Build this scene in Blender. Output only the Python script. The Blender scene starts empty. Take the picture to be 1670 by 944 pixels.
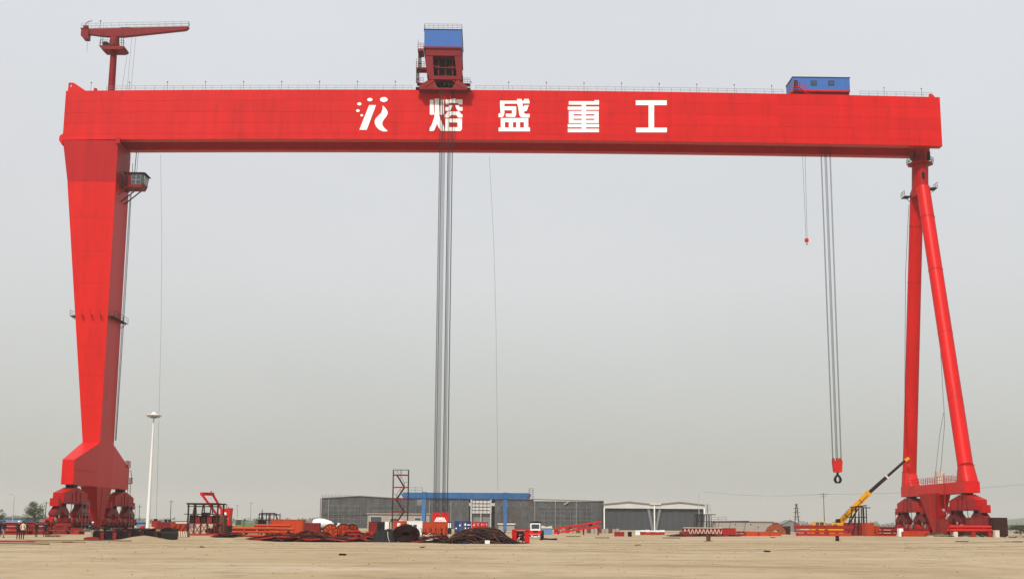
import bpy, math, random
from mathutils import Vector, Matrix, noise
random.seed(7)
R = math.radians
S = bpy.context.scene
COL = S.collection

# ------------------------------------------------------------------ camera
FPX, CAMZ = 2120.0, 1.65
YAW, PITCH, ROLL = R(0.95), math.atan(384.6 / FPX), R(0.41)
_r0 = Vector((math.cos(YAW), -math.sin(YAW), 0))
FW = Vector((math.sin(YAW) * math.cos(PITCH), math.cos(YAW) * math.cos(PITCH), math.sin(PITCH)))
_u0 = _r0.cross(FW)
RT = _r0 * math.cos(ROLL) + _u0 * math.sin(ROLL)
UP = _u0 * math.cos(ROLL) - _r0 * math.sin(ROLL)
cd = bpy.data.cameras.new('camera'); cam = bpy.data.objects.new('camera', cd); COL.objects.link(cam)
m = Matrix((RT, UP, -FW)).transposed().to_4x4(); m.translation = (0, 0, CAMZ)
cam.matrix_world = m
cd.sensor_width = 36; cd.lens = FPX * 36 / 1670; cd.clip_start = 0.5; cd.clip_end = 12000
S.camera = cam

# ------------------------------------------------------------------ sky, sun, exposure
SUN_AZ, SUN_EL = R(203), R(46)          # azimuth clockwise from +Y: behind the camera, to the left
w = bpy.data.worlds.new('World'); S.world = w; w.use_nodes = True
nt = w.node_tree; nt.nodes.clear()
out = nt.nodes.new('ShaderNodeOutputWorld'); add = nt.nodes.new('ShaderNodeAddShader')
sky = nt.nodes.new('ShaderNodeTexSky'); sky.sky_type = 'NISHITA'; sky.sun_disc = False
sky.sun_elevation = SUN_EL; sky.sun_rotation = SUN_AZ; sky.dust_density = 6; sky.air_density = 1.0; sky.ozone_density = 1
b1 = nt.nodes.new('ShaderNodeBackground'); b1.inputs[1].default_value = 0.03
b2 = nt.nodes.new('ShaderNodeBackground'); b2.inputs[1].default_value = 1.0
tc = nt.nodes.new('ShaderNodeTexCoord'); sx = nt.nodes.new('ShaderNodeSeparateXYZ'); cr = nt.nodes.new('ShaderNodeValToRGB')
for i_, (p_, c_) in enumerate(((0.0, (.44, .45, .42)), (.04, (.475, .485, .45)), (.18, (.63, .628, .615)), (.37, (.675, .68, .69)), (.8, (.675, .68, .70)))):
    el_ = cr.color_ramp.elements[i_] if i_ < 2 else cr.color_ramp.elements.new(p_)
    el_.position = p_; el_.color = (*c_, 1)
nt.links.new(tc.outputs['Generated'], sx.inputs[0]); nt.links.new(sx.outputs['Z'], cr.inputs[0])
cl = nt.nodes.new('ShaderNodeTexNoise'); cl.inputs['Scale'].default_value = 3.0; cl.inputs['Detail'].default_value = 5; cm = nt.nodes.new('ShaderNodeMapRange'); cm.inputs[1].default_value = .3; cm.inputs[2].default_value = .7; cm.inputs[3].default_value = .975; cm.inputs[4].default_value = 1.025
cv = nt.nodes.new('ShaderNodeVectorMath'); cv.operation = 'SCALE'; cp = nt.nodes.new('ShaderNodeMapping'); cp.inputs['Scale'].default_value = (1, 1, 2.5)
nt.links.new(tc.outputs['Generated'], cp.inputs[0]); nt.links.new(cp.outputs[0], cl.inputs['Vector']); nt.links.new(cl.outputs[0], cm.inputs[0]); nt.links.new(cr.outputs[0], cv.inputs[0]); nt.links.new(cm.outputs[0], cv.inputs['Scale'])
nt.links.new(cv.outputs[0], b2.inputs[0]); nt.links.new(sky.outputs[0], b1.inputs[0])
nt.links.new(b1.outputs[0], add.inputs[0]); nt.links.new(b2.outputs[0], add.inputs[1]); nt.links.new(add.outputs[0], out.inputs[0])
sd = bpy.data.lights.new('sun', 'SUN'); sd.energy = 4.6; sd.angle = R(5.0); sd.color = (1, 0.96, 0.90)
so = bpy.data.objects.new('sun', sd); COL.objects.link(so)
sdir = Vector((math.sin(SUN_AZ) * math.cos(SUN_EL), math.cos(SUN_AZ) * math.cos(SUN_EL), math.sin(SUN_EL)))
so.rotation_euler = sdir.to_track_quat('Z', 'Y').to_euler(); so.location = (0, -50, 200)
S.view_settings.view_transform = 'Standard'; S.view_settings.look = 'None'; S.view_settings.exposure = 0.0; S.view_settings.gamma = 1
S.cycles.use_denoising = True; S.render.filter_size = 1.15
S.cycles.max_bounces = 6; S.cycles.volume_bounces = 1

# ------------------------------------------------------------------ helpers
def at(x, y, Y):                       # the point at world depth Y that the photograph shows at pixel (x, y) (1670 x 944)
    d = FW * FPX + RT * (x - 835) + UP * (472 - y)
    return Vector((0, 0, CAMZ)) + d * (Y / d.y)
def hz(x): return 856.6 + (x - 835) * 0.00716
def X(px, Y): return at(px, hz(px) + 4, Y).x
def Z(px, py, Y): return at(px, py, Y).z
def sm(t): t = max(0, min(1, t)); return t * t * (3 - 2 * t)
def gz(x, y):                          # height of the sand
    z = 0.30 * sm((y - 175) / 45) * sm((x - 25) / 35) * (1 - sm((y - 420) / 80))
    z += 0.5 * math.exp(-((x + 33.0) / 1.7) ** 2 - ((y - 127.5) / 2.2) ** 2)
    z += 0.42 * math.exp(-((x + 23.4) / 2.0) ** 2 - ((y - 127) / 2.5) ** 2)
    if 15 < y < 210:
        z += 0.035 * noise.noise((x * .16, y * .05, 3)) + 0.016 * noise.noise((x * .7, y * .25, 9))
    return z

ORG = {}
def tag(o, label=None, cat=None, group=None, kind=None):
    if cat and not kind: kind = 'thing'
    if label: o['label'] = label
    if cat: o['category'] = cat
    if group: o['group'] = group
    if kind: o['kind'] = kind
    return o
def thing(name, label, cat, loc, group=None):
    o = bpy.data.objects.new(name, None); COL.objects.link(o); o.location = loc; o.empty_display_size = .2
    ORG[o] = Vector(loc)
    return tag(o, label, cat, group)
def copy_tree(o, parent=None):
    c = o.copy(); COL.objects.link(c)
    if parent is not None: c.parent = parent
    for ch in list(o.children): copy_tree(ch, c)
    return c

class MB:
    def __init__(s, M=None): s.v = []; s.f = []; s.mi = []; s.m = 0; s.M = M
    def addv(s, pts):
        k = len(s.v)
        for p in pts:
            p = Vector(p)
            s.v.append(s.M @ p if s.M else p)
        return k
    def face(s, *ix): s.f.append(tuple(ix)); s.mi.append(s.m)
    def hexa(s, p):                    # 8 points: bottom loop 0-3, top loop 4-7
        k = s.addv(p)
        for q in ((3, 2, 1, 0), (4, 5, 6, 7), (0, 1, 5, 4), (1, 2, 6, 5), (2, 3, 7, 6), (3, 0, 4, 7)): s.face(*[k + i for i in q])
        return s
    def box(s, x0, x1, y0, y1, z0, z1):
        return s.hexa([(x0, y0, z0), (x1, y0, z0), (x1, y1, z0), (x0, y1, z0), (x0, y0, z1), (x1, y0, z1), (x1, y1, z1), (x0, y1, z1)])
    def beam(s, p, q, w=.1, h=None, up=(0, 0, 1)):
        p = Vector(p); q = Vector(q); h = w if h is None else h
        d = (q - p)
        if d.length < 1e-6: return s
        d.normalize(); u = Vector(up)
        if abs(d.dot(u)) > .98: u = Vector((0, 1, 0)) if abs(d.y) < .9 else Vector((1, 0, 0))
        a = d.cross(u).normalized() * (w / 2); b = a.cross(d).normalized() * (h / 2)
        return s.hexa([p - a - b, p + a - b, q + a - b, q - a - b, p - a + b, p + a + b, q + a + b, q - a + b])
    def tube(s, p, q, r, r2=None, n=8, cap=True):
        return s.path([p, q], [r, r if r2 is None else r2], n, cap)
    def path(s, pts, r, n=6, cap=True, closed=False):
        pts = [Vector(p) for p in pts]; N = len(pts)
        rr = r if isinstance(r, (list, tuple)) else [r] * N
        ks = []; u0 = None
        for i, p in enumerate(pts):
            d = (pts[(i + 1) % N] if (i + 1 < N or closed) else p) - (pts[i - 1] if (i > 0 or closed) else p)
            d.normalize()
            if u0 is None:
                u0 = Vector((0, 0, 1)) if abs(d.z) < .9 else Vector((1, 0, 0))
            a = d.cross(u0).normalized(); b = a.cross(d).normalized(); u0 = b
            ks.append(s.addv([p + (a * math.cos(2 * math.pi * k / n) + b * math.sin(2 * math.pi * k / n)) * rr[i] for k in range(n)]))
        for i in range(N if closed else N - 1):
            A, B = ks[i], ks[(i + 1) % N]
            for k in range(n): s.face(A + k, A + (k + 1) % n, B + (k + 1) % n, B + k)
        if cap and not closed:
            s.face(*[ks[0] + k for k in reversed(range(n))]); s.face(*[ks[-1] + k for k in range(n)])
        return s
    def prism(s, prof, a0, a1, axis='y'):   # prof in the two other axes (in x,y,z order), swept along axis
        def mk(p, a): return {'x': (a, p[0], p[1]), 'y': (p[0], a, p[1]), 'z': (p[0], p[1], a)}[axis]
        n = len(prof); k = s.addv([mk(p, a0) for p in prof] + [mk(p, a1) for p in prof])
        s.face(*[k + i for i in range(n)]); s.face(*[k + n + i for i in reversed(range(n))])
        for i in range(n): s.face(k + i, k + n + i, k + n + (i + 1) % n, k + (i + 1) % n)
        return s
    def lathe(s, c, prof, n=16, axis='z'):
        c = Vector(c); ks = []
        for (r, h) in prof:
            ring = []
            for k in range(n):
                a = 2 * math.pi * k / n; x, y = r * math.cos(a), r * math.sin(a)
                ring.append(c + Vector({'z': (x, y, h), 'y': (x, h, y), 'x': (h, x, y)}[axis]))
            ks.append(s.addv(ring))
        for A, B in zip(ks, ks[1:]):
            for k in range(n): s.face(A + k, A + (k + 1) % n, B + (k + 1) % n, B + k)
        s.face(*[ks[0] + k for k in reversed(range(n))]); s.face(*[ks[-1] + k for k in range(n)])
        return s
    def rail(s, pts, h=1.1, step=2.0, t=.06, bars=2):
        pts = [Vector(p) for p in pts]; up = Vector((0, 0, 1))
        for a, b in zip(pts, pts[1:]):
            L = (b - a).length; n = max(1, round(L / step))
            for i in range(n + 1): p = a.lerp(b, i / n); s.beam(p, p + up * h, t)
            for k in range(bars): o = up * (h * (k + 1) / bars); s.beam(a + o, b + o, t)
        return s
    def ibeam(s, p, q, w=.3, h=.45, t=.04):
        p = Vector(p); q = Vector(q); o = Vector((0, 0, h / 2 - t / 2))
        s.beam(p, q, t, h - 2 * t - .004); s.beam(p + o, q + o, w, t); s.beam(p - o, q - o, w, t); return s
    def build(s, name, mat, parent=None, loc=None, smooth=False):
        org = ORG[parent] if parent is not None else Vector(loc if loc is not None else (0, 0, 0))
        me = bpy.data.meshes.new(name)
        me.from_pydata([tuple(p - org) for p in s.v], [], s.f)
        mats = mat if isinstance(mat, (list, tuple)) else [mat]
        for mm in mats: me.materials.append(M[mm])
        if len(mats) > 1: me.polygons.foreach_set('material_index', s.mi)
        if smooth: me.polygons.foreach_set('use_smooth', [True] * len(me.polygons))
        import bmesh
        bm = bmesh.new(); bm.from_mesh(me); bmesh.ops.recalc_face_normals(bm, faces=bm.faces); bm.to_mesh(me); bm.free()
        if smooth:
            try: me.set_sharp_from_angle(angle=R(40))
            except Exception: pass
        o = bpy.data.objects.new(name, me); COL.objects.link(o)
        if parent is not None: o.parent = parent
        else: o.location = org
        ORG[o] = org
        return o

# ------------------------------------------------------------------ materials
M = {}
def mat(name, c, rough=.55, var=.12, scale=.6, dirt=None, dirt_amt=0.0, metal=0.0, bump=0.0, streak=False, objvar=0.0, spec=.12, wave=None):
    ma = bpy.data.materials.new(name); ma.use_nodes = True; n = ma.node_tree; L = n.links.new
    bs = n.nodes['Principled BSDF']; bs.inputs['Roughness'].default_value = rough; bs.inputs['Metallic'].default_value = metal
    bs.inputs['Specular IOR Level'].default_value = spec
    geo = n.nodes.new('ShaderNodeNewGeometry'); mp = n.nodes.new('ShaderNodeMapping')
    L(geo.outputs['Position'], mp.inputs[0])
    if streak: mp.inputs['Scale'].default_value = (1.6, 1.6, .12)
    no = n.nodes.new('ShaderNodeTexNoise'); no.inputs['Scale'].default_value = scale; no.inputs['Detail'].default_value = 6; no.inputs['Roughness'].default_value = .62
    L(mp.outputs[0], no.inputs['Vector'])
    r = n.nodes.new('ShaderNodeMapRange'); r.inputs[1].default_value = .3; r.inputs[2].default_value = .7
    r.inputs[3].default_value = 1 - var; r.inputs[4].default_value = 1 + var
    L(no.outputs[0], r.inputs[0])
    fac = r.outputs[0]
    if objvar:
        oi = n.nodes.new('ShaderNodeObjectInfo'); r2 = n.nodes.new('ShaderNodeMapRange')
        r2.inputs[3].default_value = 1 - objvar; r2.inputs[4].default_value = 1 + objvar; L(oi.outputs['Random'], r2.inputs[0])
        mu = n.nodes.new('ShaderNodeMath'); mu.operation = 'MULTIPLY'; L(fac, mu.inputs[0]); L(r2.outputs[0], mu.inputs[1]); fac = mu.outputs[0]
    vm = n.nodes.new('ShaderNodeVectorMath'); vm.operation = 'SCALE'; vm.inputs[0].default_value = c[:3]; L(fac, vm.inputs['Scale'])
    col = vm.outputs[0]
    if dirt:
        n2 = n.nodes.new('ShaderNodeTexNoise'); n2.inputs['Scale'].default_value = scale * 2.3; n2.inputs['Detail'].default_value = 8; n2.inputs['Roughness'].default_value = .7
        mp2 = n.nodes.new('ShaderNodeMapping'); mp2.inputs['Location'].default_value = (13, 7, 5)
        if streak: mp2.inputs['Scale'].default_value = (1.3, 1.3, .2)
        L(geo.outputs['Position'], mp2.inputs[0]); L(mp2.outputs[0], n2.inputs['Vector'])
        r3 = n.nodes.new('ShaderNodeMapRange'); r3.inputs[1].default_value = .52; r3.inputs[2].default_value = .72; r3.inputs[4].default_value = dirt_amt
        L(n2.outputs[0], r3.inputs[0])
        mx = n.nodes.new('ShaderNodeMix'); mx.data_type = 'RGBA'; L(r3.outputs[0], mx.inputs[0]); L(col, mx.inputs[6]); mx.inputs[7].default_value = (*dirt, 1); col = mx.outputs[2]
    L(col, bs.inputs['Base Color'])
    if bump:
        bp = n.nodes.new('ShaderNodeBump'); bp.inputs['Strength'].default_value = bump; bp.inputs['Distance'].default_value = .05; L(no.outputs[0], bp.inputs['Height']); L(bp.outputs[0], bs.inputs['Normal'])
    M[name] = ma; return ma
mat('paint_red', (.46, .006, .0055), .42, .09, .3, (.20, .006, .006), .42, streak=True, objvar=.05)
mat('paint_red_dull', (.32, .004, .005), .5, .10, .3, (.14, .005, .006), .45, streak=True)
mat('paint_red_bright', (.47, .006, .0042), .42, .08, .3, (.22, .006, .006), .38, streak=True)
mat('red_dark_and_shaded', (.155, .007, .011), .5, .08, .3, (.12, .006, .008), .3, streak=True)  # dark red; for trolley and jib it is shade put into the colour
mat('seam', (.15, .006, .006), .6, .1, .5)
mat('red_steel', (.28, .016, .012), .5, .16, .8, (.10, .025, .02), .5, objvar=.22)
mat('red_bright', (.43, .010, .009), .45, .08, .6, (.2, .02, .02), .3)
mat('primer_red', (.15, .012, .011), .6, .2, 1.2, (.06, .025, .02), .6, objvar=.25)
mat('orange', (.34, .036, .010), .55, .12, .9, (.20, .05, .02), .5, streak=True, objvar=.12)
mat('rust', (.030, .010, .008), .8, .35, 2.5, (.02, .009, .008), .7, bump=.3, objvar=.3)
mat('rust_orange', (.19, .052, .024), .7, .2, 1.2, (.07, .025, .015), .6)
mat('rust_light', (.10, .038, .022), .8, .3, 2.5, (.05, .02, .015), .6)
mat('black_steel', (.006, .005, .007), .55, .4, 1.5, (.05, .02, .015), .5)
mat('dark_frame', (.020, .009, .009), .6, .3, 1.5)
mat('black', (.006, .006, .008), .6, .2, 1)
mat('rope', (.018, .020, .023), .5, .1, 1)
mat('grey_metal', (.17, .175, .175), .45, .12, 1, metal=.3)
mat('galv', (.30, .31, .31), .45, .1, 1)
mat('white', (.60, .60, .585), .5, .05, .8, (.45, .43, .38), .2)
mat('white_letter', (.80, .79, .77), .55, .03, .5)
mat('cream', (.46, .42, .34), .6, .1, .8, (.3, .27, .2), .4)
mat('blue', (.042, .118, .34), .45, .06, .4, (.05, .11, .26), .2, streak=True)
mat('blue_dark', (.012, .03, .11), .5, .15, .8, (.10, .05, .03), .3)
mat('blue_crane', (.033, .105, .235), .5, .12, .6, (.03, .08, .19), .4, streak=True)
mat('yellow', (.52, .25, .012), .45, .08, .8, (.25, .13, .03), .4)
mat('green', (.09, .17, .07), .5, .12, .8, (.3, .3, .25), .3)
mat('glass', (.03, .045, .05), .08, .1, .5, spec=.6)
mat('rubber', (.014, .014, .014), .8, .2, 2)
mat('concrete', (.30, .275, .24), .85, .12, .8, (.22, .19, .16), .5, bump=.2)
mat('wood', (.22, .145, .08), .8, .25, 2, (.15, .10, .06), .5)
mat('hall_wall', (.058, .060, .062), .7, .28, .35, (.045, .047, .05), .6, objvar=.12)
mat('hall_white', (.42, .42, .40), .6, .06, .2, (.4, .4, .36), .3)
mat('hall_dark', (.042, .047, .053), .7, .1, .1)
mat('plaster', (.26, .23, .20), .8, .1, .3, (.25, .22, .2), .4)
mat('bark', (.10, .075, .05), .9, .25, 4, bump=.4)
mat('leaf', (.045, .065, .026), .7, .35, .9)
mat('leaf_far', (.05, .06, .035), .8, .3, .05)
mat('cloth_dark', (.018, .018, .028), .85, .2, 6)
mat('cloth_navy', (.012, .011, .020), .85, .2, 6)
mat('cloth_cream', (.46, .36, .23), .85, .1, 6)
mat('denim', (.15,.19,.25), .85, .15, 6)
mat('khaki', (.26,.235,.17), .85, .15, 6)
mat('skin', (.30,.16,.11), .6, .08, 8)
mat('hair', (.012, .010, .009), .6, .2, 20)
mat('shoe', (.012, .011, .010), .5, .2, 8)
mat('tarp_blue', (.10, .18, .30), .6, .15, 1.5)
mat('hill', (.06, .075, .05), .9, .3, .02)
# sand
sa = bpy.data.materials.new('sand'); sa.use_nodes = True; n = sa.node_tree; L = n.links.new; M['sand'] = sa
bs = n.nodes['Principled BSDF']; bs.inputs['Roughness'].default_value = .95; bs.inputs['Specular IOR Level'].default_value = .1
g = n.nodes.new('ShaderNodeNewGeometry')
def nz(scale, stretch, det=6, rough=.6, loc=(0, 0, 0)):
    mp = n.nodes.new('ShaderNodeMapping'); mp.inputs['Scale'].default_value = stretch; mp.inputs['Location'].default_value = loc; L(g.outputs['Position'], mp.inputs[0])
    t = n.nodes.new('ShaderNodeTexNoise'); t.inputs['Scale'].default_value = scale; t.inputs['Detail'].default_value = det; t.inputs['Roughness'].default_value = rough
    L(mp.outputs[0], t.inputs['Vector']); return t.outputs[0]
def rampf(src, a, b, lo, hi):
    r = n.nodes.new('ShaderNodeMapRange'); r.inputs[1].default_value = a; r.inputs[2].default_value = b; r.inputs[3].default_value = lo; r.inputs[4].default_value = hi; L(src, r.inputs[0]); return r.outputs[0]
def mixc(f, c1, c2):
    mx = n.nodes.new('ShaderNodeMix'); mx.data_type = 'RGBA'; L(f, mx.inputs[0])
    for i, c in ((6, c1), (7, c2)):
        if isinstance(c, tuple): mx.inputs[i].default_value = (*c, 1)
        else: L(c, mx.inputs[i])
    return mx.outputs[2]
big = nz(.035, (1, .35, 1), 5); trk = nz(.22, (.22, .55, 1), 6, .6, (40, 3, 0)); med = nz(.9, (.5, .5, 1), 7, .7); fine = nz(9, (1, 1, 1), 4, .7)
c = mixc(rampf(big, .38, .64, 0, 1), (.30, .228, .132), (.365, .292, .188))
c = mixc(rampf(trk, .52, .66, 0, .75), c, (.20, .15, .092))
blo = nz(.30, (1, .33, 1), 4, .55, (7, 90, 0)); c = mixc(rampf(blo, .56, .68, 0, .35), c, (.19, .145, .09)); rut = nz(.5, (.05, 1.6, 1), 5, .65, (3, 31, 0)); c = mixc(rampf(rut, .55, .66, 0, .34), c, (.21, .16, .10)); c = mixc(rampf(rut, .42, .34, 0, .45), c, (.40, .335, .24))
c = mixc(rampf(trk, .46, .32, 0, .7), c, (.41, .345, .25))
c = mixc(rampf(med, .52, .68, 0, .75), c, (.18, .13, .08))
c = mixc(rampf(fine, .45, .75, 0, .35), c, (.15, .11, .07))
L(c, bs.inputs['Base Color'])
bp = n.nodes.new('ShaderNodeBump'); bp.inputs['Strength'].default_value = .55; bp.inputs['Distance'].default_value = .12; L(med, bp.inputs['Height'])
bp2 = n.nodes.new('ShaderNodeBump'); bp2.inputs['Strength'].default_value = .4; bp2.inputs['Distance'].default_value = .02; L(fine, bp2.inputs['Height']); L(bp.outputs[0], bp2.inputs['Normal']); L(bp2.outputs[0], bs.inputs['Normal'])

# ================================================================== SETTING
def lines(a, b, step, far, grow=1.25):
    L_ = [a + i * step for i in range(int((b - a) / step) + 1)]
    s = step; p = L_[-1]
    while p < far[1]: s *= grow; p = min(p + s, far[1]); L_.append(p)
    s = step; p = L_[0]; pre = []
    while p > far[0]: s *= grow; p = max(p - s, far[0]); pre.append(p)
    return pre[::-1] + L_
gx = lines(-66, 70, 1.0, (-3800, 3800)); gy = lines(20, 215, 1.0, (-300, 6000))
b = MB(); b.addv([(x, y, gz(x, y)) for y in gy for x in gx]); W_ = len(gx)
for j in range(len(gy) - 1):
    for i in range(W_ - 1): k = j * W_ + i; b.face(k, k + 1, k + 1 + W_, k + W_)
tag(b.build('ground', 'sand', smooth=True), 'pale tan sandy ground of the shipyard', kind='structure')
# far wooded hill at the right
b = MB(); k0 = None; prof = [(x_ * 2.9, h_ * 2.2) for x_, h_ in [(400, 1), (480, 7), (560, 17), (640, 25), (760, 30), (880, 29), (1020, 22), (1150, 12), (1290, 1)]]
rows = []
for (yy, f) in ((3500, 0), (3650, .55), (3850, .9), (4100, 1.0), (4500, .5), (4800, 0)):
    rows.append(b.addv([(x + 12 * noise.noise((x * .01, yy * .01, 1)), yy, max(-.5, h * f * (1 + .25 * noise.noise((x * .02, yy * .02, 5))) - (.5 if f == 0 else 0))) for x, h in prof]))
for A, B in zip(rows, rows[1:]):
    for i in range(len(prof) - 1): b.face(A + i, A + i + 1, B + i + 1, B + i)
tag(b.build('hill', 'hill', smooth=True), 'low wooded hill fading into the haze', kind='structure')
for x, nm in ((-77.2, 'left'), (89.5, 'right')):
    b = MB().box(x - .9, x + .9, 190, 330, -.3, .42)
    tag(b.build('crane_track_' + nm, 'concrete'), 'concrete track beam under the crane wheels', kind='structure')

mat('rut', (.255, .20, .125), .95, .25, 1.5, (.32, .255, .16), .9, spec=.05)
def tyre_track(pts, label):
    b = MB()
    for off in (-.95, .95):
        P_ = []
        for (p, q) in zip(pts, pts[1:]):
            for i in range(40): f = i / 40; P_.append((p[0] + (q[0] - p[0]) * f, p[1] + (q[1] - p[1]) * f))
        for _ in range(14): P_ = [P_[0]] + [((a[0] + 2 * c[0] + e[0]) / 4, (a[1] + 2 * c[1] + e[1]) / 4) for a, c, e in zip(P_, P_[1:], P_[2:])] + [P_[-1]]
        L_ = []; k = 0
        for i, (x, y) in enumerate(P_):
            a = P_[max(0, i - 1)]; c = P_[min(len(P_) - 1, i + 1)]; d = math.hypot(c[0] - a[0], c[1] - a[1]) or 1; nx, ny = -(c[1] - a[1]) / d, (c[0] - a[0]) / d
            wd = .20 + .05 * noise.noise((x * .8, y * .8, off)); o_ = off + .06 * noise.noise((x * .3, y * .3, 7))
            prof_ = ((-wd * 1.5, .004), (-wd, .045), (-wd * .75, .012), (wd * .75, .012), (wd, .045), (wd * 1.5, .004))
            L_.append(b.addv([(x + nx * (o_ + u), y + ny * (o_ + u), gz(x + nx * o_, y + ny * o_) + .012 + h_) for u, h_ in prof_]))
        for i, (A, B) in enumerate(zip(L_, L_[1:])):
            if noise.noise((P_[i][0] * .12, P_[i][1] * .12, off * .3)) > .28: continue
            for k in range(5): b.face(A + k, A + k + 1, B + k + 1, B + k)
    tag(b.build('tyre_track', 'rut', smooth=True), label, kind='structure')
tyre_track([(-60, 105), (-20, 92), (15, 96), (60, 118)], 'pair of wheel ruts curving across the sand in the foreground')
tyre_track([(-40, 120), (0, 108), (34, 112), (75, 150)], 'pair of wheel ruts passing in front of the rebar mound')
tyre_track([(6, 128), (30, 140), (52, 150), (80, 190)], 'pair of wheel ruts past the stub posts')
# ================================================================== GANTRY CRANE
GC = thing('gantry_crane', 'giant red gantry crane with white characters on its girder, spanning the yard', 'gantry crane', (6, 260.75, 0))
Y0, Y1 = 256.0, 265.5
XL, XR = -87.3, 92.5
def quad3(p, q, r):
    (x0, y0), (x1, y1), (x2, y2) = p, q, r
    return lambda x: y0 * (x - x1) * (x - x2) / ((x0 - x1) * (x0 - x2)) + y1 * (x - x0) * (x - x2) / ((x1 - x0) * (x1 - x2)) + y2 * (x - x0) * (x - x1) / ((x2 - x0) * (x2 - x1))
zt = quad3((-87.4, 88.4), (0, 89.72), (92.6, 89.4)); zb = quad3((-87.2, 78.0), (2, 79.08), (92.5, 78.9))
b = MB(); NS = 30; secs = []
for i in range(NS + 1):
    x = XL + (XR - XL) * i / NS; t_, q = zt(x), zb(x)
    secs.append(b.addv([(x, Y0, q), (x, Y0 + 1.9, q), (x, Y0 + 1.9, q + 2.6), (x, Y1 - 1.9, q + 2.6), (x, Y1 - 1.9, q), (x, Y1, q), (x, Y1, t_), (x, Y0, t_)]))
for A, B in zip(secs, secs[1:]):
    for k in range(8): b.face(A + k, A + (k + 1) % 8, B + (k + 1) % 8, B + k)
b.face(*[secs[0] + k for k in range(8)]); b.face(*[secs[-1] + k for k in reversed(range(8))])
girder = b.build('girder', 'paint_red', GC)
# shell plates of the front face, weld seams between them
NC = 16; fr = [0, .11, .33, .55, .78, 1.0]; gp = .034
for c_ in range(NC):
    xa = XL + (XR - XL) * c_ / NC + gp; xb = XL + (XR - XL) * (c_ + 1) / NC - gp
    for r_ in range(5):
        def zz(x, f): return zb(x) + (zt(x) - zb(x)) * f
        p = [(xa, zz(xa, fr[r_]) + gp), (xb, zz(xb, fr[r_]) + gp), (xb, zz(xb, fr[r_ + 1]) - gp), (xa, zz(xa, fr[r_ + 1]) - gp)]
        MB().hexa([(p[0][0], Y0 - .03, p[0][1]), (p[1][0], Y0 - .03, p[1][1]), (p[1][0], Y0 - .001, p[1][1]), (p[0][0], Y0 - .001, p[0][1]),
                   (p[3][0], Y0 - .03, p[3][1]), (p[2][0], Y0 - .03, p[2][1]), (p[2][0], Y0 - .001, p[2][1]), (p[3][0], Y0 - .001, p[3][1])]).build('plate', 'paint_red', girder)
# diaphragms under the girder
for x in range(-66, 84, 6):
    MB().box(x, x + .08, Y0 + 1.91, Y1 - 1.91, zb(x) + 1.6, zb(x) + 2.59).build('diaphragm', 'paint_red', girder)
# characters and emblem
def glyph(name, label, ox, oy, sc, polys):
    b = MB()
    for k, pl in enumerate(polys):
        if len(pl) == 2: (x0, y0), (x1, y1) = pl; pl = [(x0, y0), (x1, y0), (x1, y1), (x0, y1)]
        w_ = [at(ox + x / sc, oy + y / sc, Y0 - .1) for x, y in pl]
        b.prism([(p.x, p.z) for p in w_], Y0 - .11, Y0 - .032, 'y')
    o = b.build(name, 'white_letter', girder); o['label'] = label; return o
def ell(cx, cy, rx, ry, n=18): return [(cx + rx * math.cos(6.28318 * i / n), cy + ry * math.sin(6.28318 * i / n)) for i in range(n)]
sc = 12.59
glyph('emblem_flame', 'white slanted bar, flame and five dots of the emblem', 575, 150, sc, [
    [(340, 275), (480, 275), (290, 780), (140, 780)],
    [(620, 285), (665, 325), (705, 375), (722, 425), (712, 470), (690, 510), (640, 570), (612, 625), (610, 680), (640, 730), (680, 768), (720, 800), (690, 815), (620, 812), (550, 780), (490, 720), (458, 655), (452, 600), (478, 545), (540, 480), (590, 430), (612, 370)],
    ell(355, 162, 56, 33), ell(642, 160, 78, 50), ell(138, 250, 44, 31), ell(110, 388, 36, 28), ell(187, 484, 29, 23)])
glyph('character', 'white character 熔 behind the hoist ropes', 695, 150, sc, [
    [(75, 165), (150, 165), (160, 380), (168, 470), (95, 472), (75, 455)],
    [(175, 140), (265, 140), (262, 470), (310, 600), (375, 740), (375, 805), (310, 805), (265, 750), (222, 655), (185, 750), (165, 790), (140, 805), (72, 805), (72, 745), (110, 690), (170, 520), (178, 400)],
    [(290, 165), (365, 165), (365, 450), (345, 472), (270, 472), (278, 380)],
    [(388, 160), (527, 160), (527, 140), (605, 140), (605, 160), (745, 160), (745, 260), (665, 260), (660, 232), (475, 232), (470, 260), (388, 260)],
    [(470, 275), (545, 275), (505, 365), (490, 390), (388, 390), (388, 315), (450, 315)],
    [(590, 275), (665, 275), (690, 315), (745, 315), (745, 390), (650, 390), (625, 350)],
    [(440, 405), (680, 405), (725, 462), (745, 462), (745, 530), (655, 530), (622, 480), (510, 480), (470, 530), (378, 530), (378, 465), (410, 460)],
    [(388, 552), (468, 805)], [(645, 552), (735, 552), (735, 770), (700, 805), (645, 805)], [(469, 552), (644, 630)], [(469, 727), (644, 805)]])
glyph('character', 'white character 盛 right of the hoist ropes', 800, 150, sc, [
    [(195, 185), (544, 245)],
    [(195, 246), (285, 246), (285, 440), (270, 500), (240, 523), (165, 523), (165, 448), (205, 440)],
    [(545, 148), (640, 148), (640, 185), (690, 185), (690, 148), (785, 148), (785, 185), (800, 185), (800, 240), (655, 240), (665, 290), (680, 315), (700, 275), (785, 275), (745, 390), (690, 405), (690, 440), (715, 455), (803, 455), (803, 527), (650, 527), (610, 510), (590, 470), (565, 300), (545, 245)],
    [(286, 300), (527, 300), (527, 470), (505, 515), (470, 520), (310, 510), (315, 450), (440, 450), (440, 380), (286, 380)],
    [(210, 540), (775, 624)], [(210, 625), (295, 734)], [(375, 625), (460, 734)], [(527, 625), (605, 734)], [(685, 625), (775, 734)], [(165, 735), (810, 812)]])
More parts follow.
